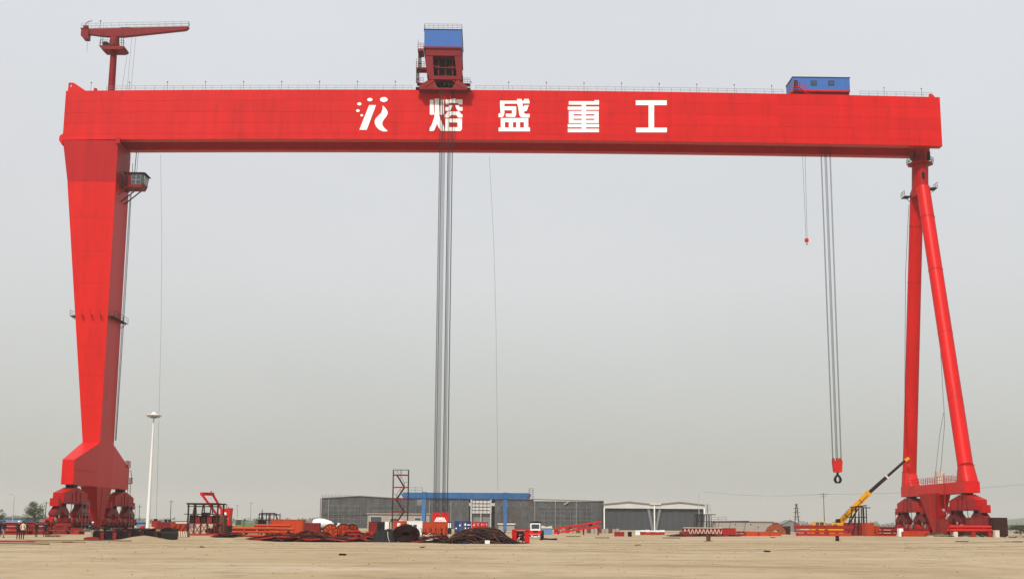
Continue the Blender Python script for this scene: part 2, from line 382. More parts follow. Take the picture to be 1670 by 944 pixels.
glyph('character', 'white character 重 made of level bars', 915, 150, sc, [
    [(160, 195), (690, 195), (690, 172), (778, 172), (778, 265), (160, 265)], [(140, 305), (778, 370)], [(160, 395), (772, 462)],
    [(160, 463), (255, 579)], [(685, 463), (772, 579)], [(256, 492), (684, 552)], [(425, 463), (510, 491)], [(425, 553), (510, 579)], [(160, 580), (772, 640)],
    [(140, 662), (778, 730)], [(140, 760), (778, 830)], [(425, 266), (510, 304)], [(425, 371), (510, 394)], [(425, 641), (510, 661)], [(425, 731), (510, 759)]])
glyph('character', 'white character 工 shaped like an I, rightmost on the girder', 1025, 150, sc, [[(150, 178), (785, 275)], [(412, 276), (525, 737)], [(157, 738), (788, 832)]])
# top edge: handrails, lamp rods, lug, end bracket
def top(x, dz=0.0, y=Y0 + .25): return (x, y, zt(x) + dz)
def grail(name, x0, x1, y):
    b = MB(); n = max(1, round((x1 - x0) / 1.95))
    for i in range(n + 1):
        x = x0 + (x1 - x0) * i / n; b.beam(top(x, 0, y), top(x, 1.0, y), .055)
    for i in range(n):
        xa, xb = x0 + (x1 - x0) * i / n, x0 + (x1 - x0) * (i + 1) / n
        for h in (.5, 1.0): b.beam(top(xa, h, y), top(xb, h, y), .05)
    b.build(name, 'grey_metal', girder)
for y in (Y0 + .25, Y1 - .25):
    grail('handrail', X(135, 256) - 1, -16.6, y); grail('handrail', -3.6, 60, y); grail('handrail', 76, 91, y)
x = at(148, 140, 256).x
while x < 92:
    if not (-15.5 < x < -5) and not 60 < x < 76:
        b = MB(); b.beam(top(x, 0), top(x, 1.75), .05); b.lathe(top(x, 1.75), [(.05, -.1), (.11, 0), (.11, .14), (.04, .2)], 8); b.build('lamp_rod', 'dark_frame', girder)
    x += 7.78
b = MB()
zk = zt(XL)
b.prism([(XL + .35, zk), (XL + 4.0, zt(XL + 4)), (XL + 1.5, zk + 1.75), (XL + .45, zk + 1.8), (XL + .7, zk + 1.45), (XL + 1.05, zk + 1.45), (XL + 1.05, zk + .9), (XL + .7, zk + .9), (XL + .69, zk + 1.44), (XL + .44, zk + 1.78)], Y0 + .02, Y0 + .5, 'y'); b.build('lifting_lug', 'paint_red', girder)
b = MB(); b.prism([(90.4, 89.3), (91.6, 89.3), (91.3, 89.9), (90.8, 90.2), (90.5, 90.2)], Y0 + .2, Y0 + .8, 'y'); b.build('end_stop', 'paint_red', girder)
b = MB(); b.prism([(XL, 79.4), (XL - .7, 78.9), (XL - .75, 77.9), (XL - .1, 77.0), (XL + .02, 77.0), (XL + .02, 79.4)], Y0 + .1, Y1 - .1, 'y'); b.build('corner_bracket', 'paint_red', girder)
for xx in (-84.8, -81.8): MB().box(xx, xx + .5, Y0 + .4, Y0 + 1.2, zt(xx), zt(xx) + .7).build('bollard', 'paint_red_dull', girder)
# ---- rigid leg (left)
b = MB().prism([(XL + .08, 77.98), (-76.05, 78.02), (-76.0, 69.32), (-85.7, 69.32)], Y0 - .02, Y1 - .02, 'y'); head = b.build('leg_head', 'paint_red_dull', GC)
b = MB().prism([(-85.72, 69.3), (-75.98, 69.3), (-75.85, 16.9), (-79.2, 16.9)], Y0 - .04, Y1, 'y'); leg = b.build('rigid_leg', 'paint_red_bright', GC)
MB().box(-76.5, -75.6, Y0 - .3, Y0 + .5, 77.3, 78.5).build('gusset', 'paint_red_dull', head)
for z in (62, 55, 48.5, 36, 30, 24):      # weld lines round the shaft
    f = (z - 16.9) / (69.3 - 16.9); xo = -79.2 - 6.52 * f
    MB().box(xo + .05, -75.9, Y0 - .05, Y0 - .041, z, z + .035).build('weld_seam', 'seam', leg)
# walkway half way up
zw = Z(150, 515, 256); xo = -79.2 - 6.52 * (zw - 16.9) / 52.4
b = MB()
for xx in (xo + 1.6, xo + 3.4, xo + 5.2): b.beam((xx, Y0 - 1.0, zw), (xx, Y0, zw), .10); b.beam((xx, Y0 - 1.0, zw), (xx, Y0, zw - .9), .08); b.beam((xx, Y0 - 1, zw), (xx, Y0 - 1, zw + 1.1), .05)
b.build('walkway_bracket', 'dark_frame', leg)
b = MB(); b.box(xo - 1.0, xo - .05, Y0 - .1, Y1, zw - .05, zw + .05); b.rail([(xo - 1, Y0 - .1, zw), (xo - 1, Y1, zw)], 1.1, 3)
b.beam((xo, Y0, zw - .7), (xo - 1, Y0, zw), .1); b.build('walkway', 'dark_frame', leg)
b = MB(); b.box(-75.85, -74.7, Y0, Y1 + .8, zw - .05, zw + .05); b.rail([(-74.7, Y0, zw), (-74.7, Y1 + .8, zw)], 1.1, 3); b.beam((-75.85, Y1, zw - 1), (-74.7, Y1, zw), .12); b.build('walkway', 'dark_frame', leg)
b = MB()   # ladder down the inner face
for z0, z1, dy in ((69, zw + .5, 8.8), (zw, 18, 8.8)):
    b.beam((-75.5, Y0 + dy, z0), (-75.5, Y0 + dy, z1), .06); b.beam((-75.5, Y0 + dy + .5, z0), (-75.5, Y0 + dy + .5, z1), .06)
    z = z1
    while z < z0: b.beam((-75.5, Y0 + dy, z), (-75.5, Y0 + dy + .5, z), .04); z += .6
b.build('ladder', 'primer_red', leg)
b = MB(); b.path([(-75.6, Y1 + .4, 76), (-75.5, Y1 + .5, 60), (-75.5, Y1 + .5, 40), (-75.6, Y1 + .5, 18)], .06, 5); b.build('power_cable', 'black', leg)
# operator cab
cx0, cx1, cz0, cz1 = -75.2, -71.4, 69.2, 72.2
b = MB(); b.prism([(cx0, cz0), (cx1 - .5, cz0), (cx1 - .1, cz0 + .8), (cx1, cz1 - .12), (cx0, cz1 - .12)], 259.6, 263.2, 'y'); cab = b.build('operator_cab', 'red_dark_and_shaded', GC)
MB().prism([(cx0 - .3, cz1 - .11), (cx1 + .55, cz1 - .11), (cx1 + .2, cz1 + .14), (cx0 - .3, cz1 + .14)], 259.3, 263.5, 'y').build('cab_roof', 'dark_frame', cab)
for i, (xa, xb) in enumerate(((cx0 + 1.4, cx0 + 2.15), (cx0 + 2.3, cx0 + 3.1))):
    for za, zc in ((70.9, 71.9), (69.9, 70.75)):
        MB().box(xa - .06, xb + .06, 259.55, 259.595, za - .06, zc + .06).build('window_frame', 'galv', cab); MB().box(xa, xb, 259.52, 259.548, za, zc).build('window_pane', 'glass', cab)
b = MB(); b.hexa([(cx1 - .28, 259.8, 70.1), (cx1 - .02, 259.8, 70.1), (cx1 - .02, 263, 70.1), (cx1 - .28, 263, 70.1), (cx1 - .1, 259.8, 71.9), (cx1 + .1, 259.8, 71.9), (cx1 + .1, 263, 71.9), (cx1 - .1, 263, 71.9)]); b.build('windscreen', 'glass', cab)
for y_ in (259.75, 260.9, 262.0, 263.05): MB().beam((cx1 - .14, y_, 70.05), (cx1 + .12, y_, 71.95), .1).build('windscreen_bar', 'galv', cab)
MB().box(cx1 - .6, cx1 - .08, 259.5, 259.58, 69.95, 71.95).build('window_pane', 'glass', cab)
b = MB(); b.beam((-75.9, 260.2, 66.3), (-72.6, 260.2, 69.15), .2); b.beam((-75.9, 262.6, 66.3), (-72.6, 262.6, 69.15), .2); b.build('cab_brace', 'dark_frame', cab)
b = MB(); b.box(-75.9, cx0, 258.2, 263.6, 69.05, 69.2); b.rail([(-75.8, 258.2, 69.2), (cx0, 258.2, 69.2), (cx0, 259.5, 69.2)], 1.2, 1.2, .07); b.rail([(-75.8, 258.2, 70.9), (cx0 + .9, 258.2, 70.9)], 1.2, 1.2, .07); b.beam((-75.9, 258.2, 67.2), (-74.4, 258.2, 69), .14); b.build('cab_platform', 'primer_red', cab)
b = MB(); b.beam((-74.6, 264.0, 72), (-74.5, 264.2, 78), .12); b.beam((-74.2, 264, 72), (-74.1, 264.2, 78), .06); b.build('cab_hanger', 'primer_red', cab)
# ---- left sill
def sill(stations, name, mat_):
    b = MB(); ks = []
    for (y, xa, xb, z0, z1) in stations: ks.append(b.addv([(xa, y, z0), (xb, y, z0), (xb, y, z1), (xa, y, z1)]))
    for A, B in zip(ks, ks[1:]):
        for k in range(4): b.face(A + k, A + (k + 1) % 4, B + (k + 1) % 4, B + k)
    b.face(*[ks[0] + k for k in range(4)]); b.face(*[ks[-1] + k for k in reversed(range(4))])
    return b.build(name, mat_, GC)
s1 = sill([(241.8, -78.3, -76.1, 8.5, 13.0), (255.9, -79.3, -75.82, 8.5, 16.95), (265.6, -79.3, -75.8, 8.5, 17.0), (279.6, -78.3, -76.3, 8.5, 13.0)], 'sill_beam', 'paint_red')
for z in (11.2,): MB().hexa([(-76.11, 241.8, z), (-76.05, 241.8, z), (-75.79, 255.9, z), (-75.85, 255.9, z), (-76.11, 241.8, z + .05), (-76.05, 241.8, z + .05), (-75.79, 255.9, z + .05), (-75.85, 255.9, z + .05)]).build('weld_seam', 'seam', s1)
b = MB(); b.box(-77.8, -76.0, 279.7, 281.3, 9.8, 9.95); b.rail([(-76, 279.7, 9.95), (-76, 281.3, 9.95), (-77.8, 281.3, 9.95)], 1.1, .6, .07, 3); b.box(-77.8, -76.0, 277, 279.6, 13.15, 13.25); b.rail([(-76.2, 276.6, 13.2), (-76.2, 280, 13.2), (-77.8, 280, 13.2)], 1.3, .6, .07, 3)
b.beam((-76.0, 279.7, 12.6), (-76.0, 281.6, 10), .1); b.beam((-76.9, 281.4, 9.9), (-76.9, 281.6, .5), .08); b.beam((-76.3, 281.4, 9.9), (-76.3, 281.6, .5), .08)
z = .8
while z < 9.8: b.beam((-76.9, 281.5, z), (-76.3, 281.5, z), .05); z += .45
b.build('access_ladder', 'primer_red', s1)
def wedge(xa, xb, xla, xlb, name='anchor_pedestal'):
    b = MB().hexa([(xla, 259.2, .9), (xlb, 259.2, .9), (xlb, 261.0, .9), (xla, 261.0, .9), (xa, 255.8, 8.48), (xb, 255.8, 8.48), (xb, 266.0, 8.48), (xa, 266.0, 8.48)])
    o = b.build(name, 'paint_red_dull', GC)
    b = MB(); x = (xb + .03) if xa < 0 else (xa - .03); xl = (xlb + .03) if xa < 0 else (xla - .03)
    b.beam((xl, 260, .95), (x, 259.5, 8.4), .12); b.build('stiffener', 'paint_red', o)
    MB().box(xla - .3, xlb + .3, 257.6, 262.4, .43, .9).build('shoe', 'primer_red', o)
    MB().lathe(((xa + xb) / 2, 255.2 + .9, 5.2), [(.3, 0), (.3, -.3), (.24, -.34)], 10, 'y').build('work_lamp', 'galv', o)
wedge(-79.0, -75.85, -77.6, -76.2); wedge(87.35, 90.4, 88.3, 89.5)
# ---- bogies
def bogie(xc, yc, flip):
    s = flip; e = xc + s * 1.0
    b = MB().prism([(yc - 7.0, 5.0), (yc - 7.0, 6.9), (yc - 1.4, 7.95), (yc + 1.4, 7.95), (yc + 7.0, 6.9), (yc + 7.0, 5.0)], xc - 1.0, xc + 1.0, 'x')
    o = b.build('bogie', 'paint_red_dull', GC)
    MB().box(xc - .8, xc + .8, yc - 1.0, yc + 1.0, 7.97, 8.48).build('pivot_block', 'black_steel', o)
    for dy in (0,): MB().box(min(e, e + s * .12), max(e, e + s * .12), yc + dy - .14, yc + dy + .14, 5.1, 7.6 - abs(dy) * .22).build('rib', 'red_dark_and_shaded', o)
    MB().box(min(e, e + s * .10), max(e, e + s * .10), yc - 7.2, yc + 7.2, 5.02, 5.2).build('flange', 'red_dark_and_shaded', o)
    for sg in (-1, 1):
        y = yc + sg * 6.0
        MB().lathe((xc, y, 4.75), [(.34, -1.12), (.34, 1.12)], 12, 'x').build('pin', 'black_steel', o)
        MB().prism([(y - 4.0, 2.9), (y - 4.0, 3.35), (y - .9, 4.98), (y + .9, 4.98), (y + 4.0, 3.35), (y + 4.0, 2.9), (y + 1.4, 2.9), (y + .6, 3.5), (y - .6, 3.5), (y - 1.4, 2.9)], xc - .62, xc + .62, 'x').build('equalizer_beam', 'red_dark_and_shaded', o)
        for s2 in (-1, 1):
            y2 = y + s2 * 2.85
            MB().lathe((xc, y2, 2.7), [(.24, -.8), (.24, .8)], 10, 'x').build('pin', 'black_steel', o)
            MB().prism([(y2 - 2.3, 1.2), (y2 - 2.3, 1.8), (y2 - .6, 2.88), (y2 + .6, 2.88), (y2 + 2.3, 1.8), (y2 + 2.3, 1.2), (y2 + .7, 1.2), (y2 + .5, 1.7), (y2 - .5, 1.7), (y2 - .7, 1.2)], xc - .52, xc + .52, 'x').build('wheel_carriage', 'paint_red_dull', o)
            for s3 in (-1, 1):
                y3 = y2 + s3 * 1.45
                MB().lathe((xc, y3, 1.0), [(.30, -.5), (.56, -.48), (.56, -.40), (.48, -.38), (.48, .38), (.56, .40), (.56, .48), (.30, .5)], 18, 'x').build('wheel', 'rust', o)
                MB().box(xc + s * .80 - .25, xc + s * .80 + .25, y3 - .35, y3 + .35, 1.1, 1.75).build('gearbox', 'primer_red', o)
                if s3 == s2: MB().lathe((xc + s * .82, y3, 1.75), [(.1, 0), (.22, .02), (.22, .6), (.16, .7)], 10).build('drive_motor', 'grey_metal', o)
    for sg in (-1, 1):
        MB().box(xc - .75, xc + .75, yc + sg * 8.5 - .75, yc + sg * 8.5 + .75, 4.5, 5.9).build('cabinet', 'paint_red_dull', o)
        MB().box(xc - .7, xc + .7, yc + sg * 11.2 - .4, yc + sg * 11.2 + .4, 1.3, 2.3).build('buffer', 'paint_red_dull', o)
        MB().lathe((xc, yc + sg * 11.6, 1.8), [(.16, 0), (.16, sg * .5), (.26, sg * .52), (.26, sg * .62)], 10, 'y').build('buffer_head', 'black_steel', o)
    b = MB(); b.rail([(xc + s * 1.35, yc + 3.2, 2.55), (xc + s * 1.35, yc + 7.4, 2.55)], 1.1, 2.1, .05, 2)
    for dy in (3.2, 5.3, 7.4): b.beam((xc + s * 1.35, yc + dy, .5), (xc + s * 1.35, yc + dy, 5.2), .06)
    for z_ in (1.4, 3.9, 5.2): b.beam((xc + s * 1.35, yc + 3.2, z_), (xc + s * 1.35, yc + 7.4, z_), .05)
    b.build('service_railing', 'galv' if s > 0 else 'red_dark_and_shaded', o)
    b = MB(); b.path([(e + s * .1, yc - 2.4, 6.9), (e + s * .2, yc - 2.8, 5.6), (e + s * .15, yc - 3.0, 4.0), (e, yc - 3.2, 2.4)], .06, 5); b.build('power_cable', 'black', o); b = MB(); b.path([(e + s * .1, yc + 2.2, 7.0), (e + s * .2, yc + 2.0, 5.6), (e + s * .15, yc + 1.8, 4.0)], .06, 5); b.build('power_cable', 'black', o)
for yc in (244.6, 277.0): bogie(-77.2, yc, 1); bogie(89.5, yc, -1)
# ---- flexible leg (right)
s2 = sill([(241.8, 88.05, 90.95, 8.2, 10.3), (246.5, 88.05, 90.95, 8.2, 10.32), (275, 88.1, 90.9, 8.2, 10.32), (279.6, 88.1, 90.9, 8.2, 10.3)], 'sill_beam', 'paint_red')
def frustum(y0, y1, yc, zc, zbase, name):
    b = MB(); n = 24; x0, x1, xc = 88.06, 90.94, 89.5; k1 = []; k2 = []
    for i in range(n):
        a = 2 * math.pi * (i + .5) / n; c_, s_ = math.cos(a), math.sin(a); m_ = max(abs(c_), abs(s_))
        k1.append((xc + 1.44 * c_ / m_, (y0 + y1) / 2 + (y1 - y0) / 2 * s_ / m_, zbase)); k2.append((xc + 1.46 * c_, yc + 1.46 * s_, zc))
    A = b.addv(k1); B = b.addv(k2)
    for i in range(n): b.face(A + i, A + (i + 1) % n, B + (i + 1) % n, B + i)
    b.face(*[A + i for i in range(n)]); b.face(*[B + i for i in range(n)])
    b.tube((xc, yc, zc - .05), (xc, yc, zc + .12), 1.56, n=24)
    return b.build(name, 'paint_red', GC, smooth=True)
fb, rb = Vector((89.5, 244.7, 13.4)), Vector((89.5, 277.6, 13.4)); ft, rt_ = Vector((89.5, 260.2, 71.2)), Vector((89.5, 264.2, 71.2))
frustum(241.82, 246.6, 244.5, 13.4, 10.33, 'tube_base'); frustum(275, 279.6, 277.8, 13.4, 10.33, 'tube_base')
for p, q in ((fb, ft), (rb, rt_)):
    o = MB().tube(p, q, 1.44, 1.36, 40).build('leg_tube', 'paint_red', GC, smooth=True)
    for f in (.22, .45, .68, .88): c_ = p.lerp(q, f); d = (q - p).normalized(); MB().tube(c_ - d * .03, c_ + d * .03, 1.45, 1.45, 40).build('weld_seam', 'paint_red_dull', o, smooth=True)
b = MB(); n = 32; ks = []
for (z, ry, rx, yc) in ((69.6, 3.1, 1.62, 262.0), (71.3, 3.1, 1.66, 262.1), (71.35, 2.9, 1.5, 262.1), (76.6, 1.9, 1.62, 261.3), (78.95, 1.9, 1.7, 261.2)):
    ks.append(b.addv([(89.5 + rx * math.cos(2 * math.pi * i / n), yc + ry * math.sin(2 * math.pi * i / n), z) for i in range(n)]))
for A, B in zip(ks, ks[1:]):
    for i in range(n): b.face(A + i, A + (i + 1) % n, B + (i + 1) % n, B + i)
b.face(*[ks[0] + i for i in range(n)]); b.face(*[ks[-1] + i for i in range(n)])
hd = b.build('flexible_leg_head', 'paint_red_dull', GC, smooth=True)
MB().box(89.1, 89.55, 259.0, 259.6, 73.0, 74.2).build('access_hatch', 'black_steel', hd)
b = MB(); b.lathe((89.5, 261.3, 76.2), [(1.7, 0), (2.6, .15), (2.75, .25), (2.75, .35), (1.7, .36)], 8); b.build('head_platform', 'paint_red_dull', hd)
b = MB(); rr = [(89.5 + 2.7 * math.cos(R(45 * i + 22)), 261.3 + 2.7 * math.sin(R(45 * i + 22)), 76.56) for i in range(9)]; b.rail(rr, 1.1, 1.1, .07); b.build('platform_railing', 'dark_frame', hd)
b = MB(); b.box(90.9, 92.3, 259.6, 262, 71.0, 71.12); b.rail([(92.3, 259.6, 71.1), (92.3, 262, 71.1)], 1.1, 1.2, .07); b.beam((91, 259.8, 70), (92.3, 259.8, 71), .1); b.build('service_platform', 'dark_frame', hd)
b = MB(); b.box(86.7, 88.1, 263.6, 266, 70.2, 70.32); b.rail([(86.7, 263.6, 70.3), (86.7, 266, 70.3)], 1.1, 1.2, .07); b.beam((88, 264, 69), (86.7, 264, 70.2), .1); b.build('service_platform', 'dark_frame', hd)
b = MB(); b.box(88.6, 91.0, 259.7, 259.9, 77.0, 78.9); b.box(90.95, 91.3, 260, 262.5, 77.2, 78.9); b.box(87.9, 88.2, 260, 262.5, 77.6, 78.9); b.build('hinge_bracket', 'dark_frame', hd)
b = MB(); b.rail([(88.15, 247.2, 10.35), (88.15, 274.6, 10.35)], 1.25, 1.4, .07); b.rail([(90.85, 247.2, 10.35), (90.85, 274.6, 10.35)], 1.25, 1.4, .07); b.build('sill_railing', 'paint_red_dull', s2)
b = MB(); b.box(88.9, 90.1, 258.6, 260.2, 10.35, 12.8); b.build('electric_cabinet', 'cream', s2)
b = MB(); b.beam((87.8, 251.6, .6), (87.8, 251.6, 12.2), .09); b.beam((87.8, 252.2, .6), (87.8, 252.2, 12.2), .09); z = .8
while z < 12: b.beam((87.8, 251.6, z), (87.8, 252.2, z), .05); z += .45
b.box(87.0, 88.0, 251, 253.6, 4.3, 4.42); b.rail([(87.0, 251, 4.4), (87.0, 253.6, 4.4)], 1.2, .9, .07); b.build('access_ladder', 'paint_red_dull', s2)
b = MB(); b.path([(88.0, 274, 11.5), (87.8, 273, 30), (88.2, 270, 55), (88.3, 266, 69)], .05, 5); b.build('power_cable', 'black', s2)
b = MB(); b.path([(88.0, 254.5, 11.5), (88.6, 252, 22), (88.9, 253.2, 40)], .06, 5); b.path([(88.0, 257.5, 11.5), (88.4, 254.5, 20), (88.6, 252.2, 24)], .05, 5); b.build('loose_cable', 'grey_metal', s2)
# ---- jib crane on the girder
jx, jy = -79.6, 261.0; zj = zt(jx)
JB = MB().tube((jx, jy, zj - .02), (jx, jy, 99.6), .74, .66, 24).build('jib_column', 'red_dark_and_shaded', GC, smooth=True)
b = MB().lathe((jx, jy, 99.6), [(.7, 0), (1.1, .3), (1.1, .9), (.95, 1.0), (.95, 2.5)], 20); b.build('slew_ring', 'primer_red', JB)
b = MB().prism([(jx - 2.6, 99.35), (jx - 1.9, 98.7), (jx + 1.9, 98.7), (jx + 2.6, 99.0), (jx + 2.6, 99.4), (jx - 2.6, 99.5)], jy - 1.8, jy + 1.8, 'y'); b.build('jib_platform', 'primer_red', JB)
b = MB(); b.rail([(jx - 2.5, jy - 1.7, 99.5), (jx + 2.5, jy - 1.7, 99.5)], 1.2, 1, .06); 
for xx in (jx - 2.4, jx - 2.0, jx + 2.3, jx + 1.9): b.beam((xx, jy - 1.5, 99.4), (xx, jy - 1.5, 102.4), .09)
b.build('platform_frame', 'dark_frame', JB)
MB().box(jx - 2.2, jx - 1.3, jy - .6, jy + .6, 99.52, 100.8).build('winch', 'black_steel', JB)
zl, zr = 103.6, 104.45
b = MB().prism([(jx - 5.6, zl), (jx - 5.6, zl - 1.1), (jx - 1.9, zl - 1.55), (jx + 1.9, zl - 1.55), (jx + 14.8, zr - .75), (jx + 15.4, zr - .3), (jx + 15.4, zr)], jy - .55, jy + .55, 'y'); jb = b.build('jib_boom', 'red_dark_and_shaded', GC)
b = MB().box(jx - 7.0, jx - 5.5, jy - .9, jy + .9, zl - .15, zl + .05); b.prism([(jx - 6.9, zl - .16), (jx - 6.9, zl - 1.6), (jx - 6.3, zl - 2.3), (jx - 5.3, zl - 2.3), (jx - 5.3, zl - .16)], jy - .8, jy + .8, 'y'); b.build('counterweight', 'red_dark_and_shaded', jb)
b = MB().box(jx - 6.6, jx - 5.7, jy - .5, jy + .5, zl + .06, zl + .8); b.build('winch', 'primer_red', jb)
MB().path([(jx - 6.2, jy - .3, zl + .6), (jx - 6.1, jy - .3, zl + 1.3), (jx - 5.5, jy - .3, zl + 1.7), (jx - 4.9, jy - .3, zl + 1.85)], .07, 6).build('exhaust_hook', 'dark_frame', jb)
b = MB(); b.rail([(jx - 6.9, jy - .8, zl + .06), (jx - 5.5, jy - .7, zl + .06), (jx + 15.4, jy - .5, zr + .02), (jx + 15.4, jy + .5, zr + .02), (jx - 6.9, jy + .8, zl + .06)], 1.05, 1.55, .05); b.build('jib_railing', 'grey_metal', jb)
b = MB(); b.beam((jx - 3.2, jy, zl), (jx - 3.2, jy, zl + 1.9), .06); b.lathe((jx - 3.2, jy, zl + 1.9), [(.1, -.1), (.16, .05), (.05, .2)], 8); b.build('lamp_rod', 'dark_frame', jb)
MB().box(jx + 1.2, jx + 3.6, jy - .3, jy + .3, zl + .3, zl + .5).build('sheave_box', 'red_dark_and_shaded', jb)
b = MB(); 
for dx in (3.6, 4.4): b.tube((jx + dx, jy, zl - 1.0), (jx + dx - .4, jy, zj), .025, n=4)
b.tube((jx + 2.9, jy, 99), (jx + 2.0, jy, zj), .025, n=4); b.tube((jx - 5.6, jy, zl - 2), (jx - 5.6, jy, zl - 5), .025, n=4); b.build('jib_rope', 'rope', jb)

# ================================================================== HOIST TROLLEYS
T = thing('hoist_trolley', 'tall red trolley with blue machine house on top of the girder centre', 'trolley', (-10.2, 259, zt(-10)))
zg = zt(-10) + .02; ya, yb = 253.7, 266.4
def zpx(py, px=722, Y=ya): return Z(px, py, Y)
z77, z49 = zpx(77), zpx(49)
hx0, hx1 = at(692, 60, ya).x, at(753, 60, ya).x
b = MB().box(hx0, hx1, ya, yb, z77, z49); hs = b.build('machine_house', 'blue', T)
MB().box(hx0 - .12, hx1 + .12, ya - .1, yb + .1, z49, z49 + .14).build('house_roof', 'blue_dark', hs)
i = 0; x = hx0 + .25
while x < hx1 - .1: MB().box(x, x + .07, ya - .05, ya - .001, z77 + .1, z49 - .1).build('wall_rib', 'blue', hs); x += .55
b = MB().rail([(hx0, ya, z49 + .14), (hx1, ya, z49 + .14), (hx1, yb, z49 + .14), (hx0, yb, z49 + .14), (hx0, ya, z49 + .14)], 1.1, 1.0, .06, 3); b.build('roof_railing', 'grey_metal', hs)
# red portal body
zA, zB_, zC = zpx(80), zpx(91), zpx(124)
xl, xr = at(694, 90, ya).x, at(752, 90, ya).x; xl2, xr2 = at(697, 125, ya).x, at(755, 125, ya).x
MB().box(hx0 - .1, hx1 + .1, ya - .25, yb, zA, z77 - .01).build('deck', 'red_dark_and_shaded', T)
MB().prism([(xl, zA - .01), (xl, zB_), (xr, zB_), (xr, zA - .01)], ya, yb, 'y').build('header_beam', 'red_dark_and_shaded', T)
MB().box(xl + .1, xr - .1, ya - .12, ya - .01, zB_ - .05, zB_ + .2).build('beam_flange', 'red_dark_and_shaded', T)
for (xa, xb, xc_, xd) in ((xl, xl + 1.45, xl2 - .1, xl2 + 1.35), (xr - 1.35, xr, xr2 - 1.3, xr2)):
    MB().hexa([(xc_, ya, zC), (xd, ya, zC), (xd, yb, zC), (xc_, yb, zC), (xa, ya, zB_ - .01), (xb, ya, zB_ - .01), (xb, yb, zB_ - .01), (xa, yb, zB_ - .01)]).build('portal_post', 'red_dark_and_shaded', T)
MB().box(xl + 1.5, xr - 1.4, ya + 2.6, yb - 1, zC, zB_ - .02).build('winch_room', 'black_steel', T)
MB().box(xl + 1.6, xl + 3.0, ya - .05, ya + .3, zpx(109), zpx(108)).build('catwalk', 'primer_red', T)
MB().box(xr - 2.6, xr - 1.4, ya - .05, ya + .3, zpx(109), zpx(108)).build('catwalk', 'primer_red', T)
zD = zpx(130); zq = zpx(146)
MB().box(xl2 + .3, xr2 - .3, ya - .1, yb, zD, zC - .01).build('cross_beam', 'red_dark_and_shaded', T)
bx0, bx1 = at(683, 145, ya).x, at(763, 145, ya).x
MB().prism([(bx0, zq), (bx0 + .1, zq + .8), (bx0 + 1.6, zD - .3), (xl2 + .8, zD), (xl2 + 1.3, zD), (xl2 + 2.3, zq)], ya, ya + 2.2, 'y').build('end_carriage', 'primer_red', T)
MB().prism([(bx1, zq), (bx1 - .1, zq + .8), (bx1 - 1.6, zD - .3), (xr2 - .8, zD), (xr2 - 1.3, zD), (xr2 - 2.3, zq)], ya, ya + 2.2, 'y').build('end_carriage', 'primer_red', T)
MB().box(bx0, bx1, ya + 11, yb, zg, zD).build('end_carriage', 'primer_red', T)
MB().box(xl2 + 1.2, xr2 - 1.2, ya + 2.3, ya + 2.9, zq + 1.2, zD - .02).build('dark_gap_backing', 'black_steel', T)  # black box added behind the lower opening, standing in for its shade
for x_, d_ in ((bx0 + 1.2, 1), (bx1 - 1.2, -1)):
    MB().beam((x_, ya - .06, zq + .5), (x_ + d_ * 1.9, ya - .06, zD - .2), .16).build('brace', 'paint_red_dull', T)
for f_ in (.3, .5, .7): x_ = xl2 + (xr2 - xl2) * f_; MB().beam((x_, ya + 1.6, zC), (x_, ya + 1.6, zB_), .22).build('inner_post', 'primer_red', T)
MB().box(xl2 + 1.5, xr2 - 1.4, ya + 1.2, ya + 1.5, (zC + zB_) / 2 - .1, (zC + zB_) / 2 + .1).build('inner_beam', 'primer_red', T)
MB().box(bx0 + .1, bx1 - .1, ya - .12, ya - .01, zq - .05, zq + .3).build('skirt_plate', 'red_dark_and_shaded', T)
for x in (xl2 + 3.5, xl2 + 4.4, xl2 + 5.0): MB().lathe((x, ya + .9, zq + 1.0), [(.2, -.12), (.75, -.12), (.75, .12), (.2, .12)], 16, 'x').build('sheave', 'black_steel', T)
for sx_, xx in ((-1, bx0), (1, bx1)):
    MB().lathe((xx + sx_ * .2, ya + 1, zq + .45), [(.1, -.5), (.34, -.45), (.34, .2), (.1, .3)], 12, 'x').build('drive_motor', 'black_steel', T)
# landings and stairs at the left
zL1, zL2, zL3 = zpx(79), zpx(109.5), zpx(135)
b = MB().box(hx0 - 1.3, hx0 - .15, ya + .3, ya + 4, zL1 - .55, zL1); b.rail([(hx0 - 1.3, ya + .3, zL1), (hx0 - .15, ya + .3, zL1)], 1.15, .6, .06, 3); b.beam((hx0 - 1.25, ya + .3, zL1), (hx0 - 1.25, ya + .3, zL1 + 1.9), .07); b.build('landing', 'primer_red', T)
b = MB().box(xl2 - 2.35, xl2 + .4, ya + .3, ya + 3, zL2 - .3, zL2); b.rail([(xl2 - 2.35, ya + .3, zL2), (xl2 - .2, ya + .3, zL2)], 1.15, .6, .06, 3); b.beam((xl2 - 2.3, ya + .3, zL2), (xl2 - 2.3, ya + .3, zL2 + 1.9), .07); b.build('landing', 'primer_red', T)
for (x, z0, z1) in ((hx0 - .85, zL2, zL1 - .5), (xl2 - 2.0, zL3, zL2 - .2)):
    b = MB(); b.beam((x - .3, ya + .5, z0), (x - .3, ya + .5, z1), .08); b.beam((x + .3, ya + .5, z0), (x + .3, ya + .5, z1), .08); z = z0 + .1
    while z < z1: b.box(x - .28, x + .28, ya + .35, ya + .75, z, z + .08); z += .28
    b.build('stair', 'black_steel', T)
for x0, x1 in ((bx0 - .45, bx0 + .9), (bx1 - 1.2, bx1 + .45)):
    b = MB().box(x0, x1, ya + .2, ya + 2, zL3 - .12, zL3); b.rail([(x0, ya + .2, zL3), (x1, ya + .2, zL3)], 1.1, .6, .05, 3); b.build('landing', 'primer_red', T)
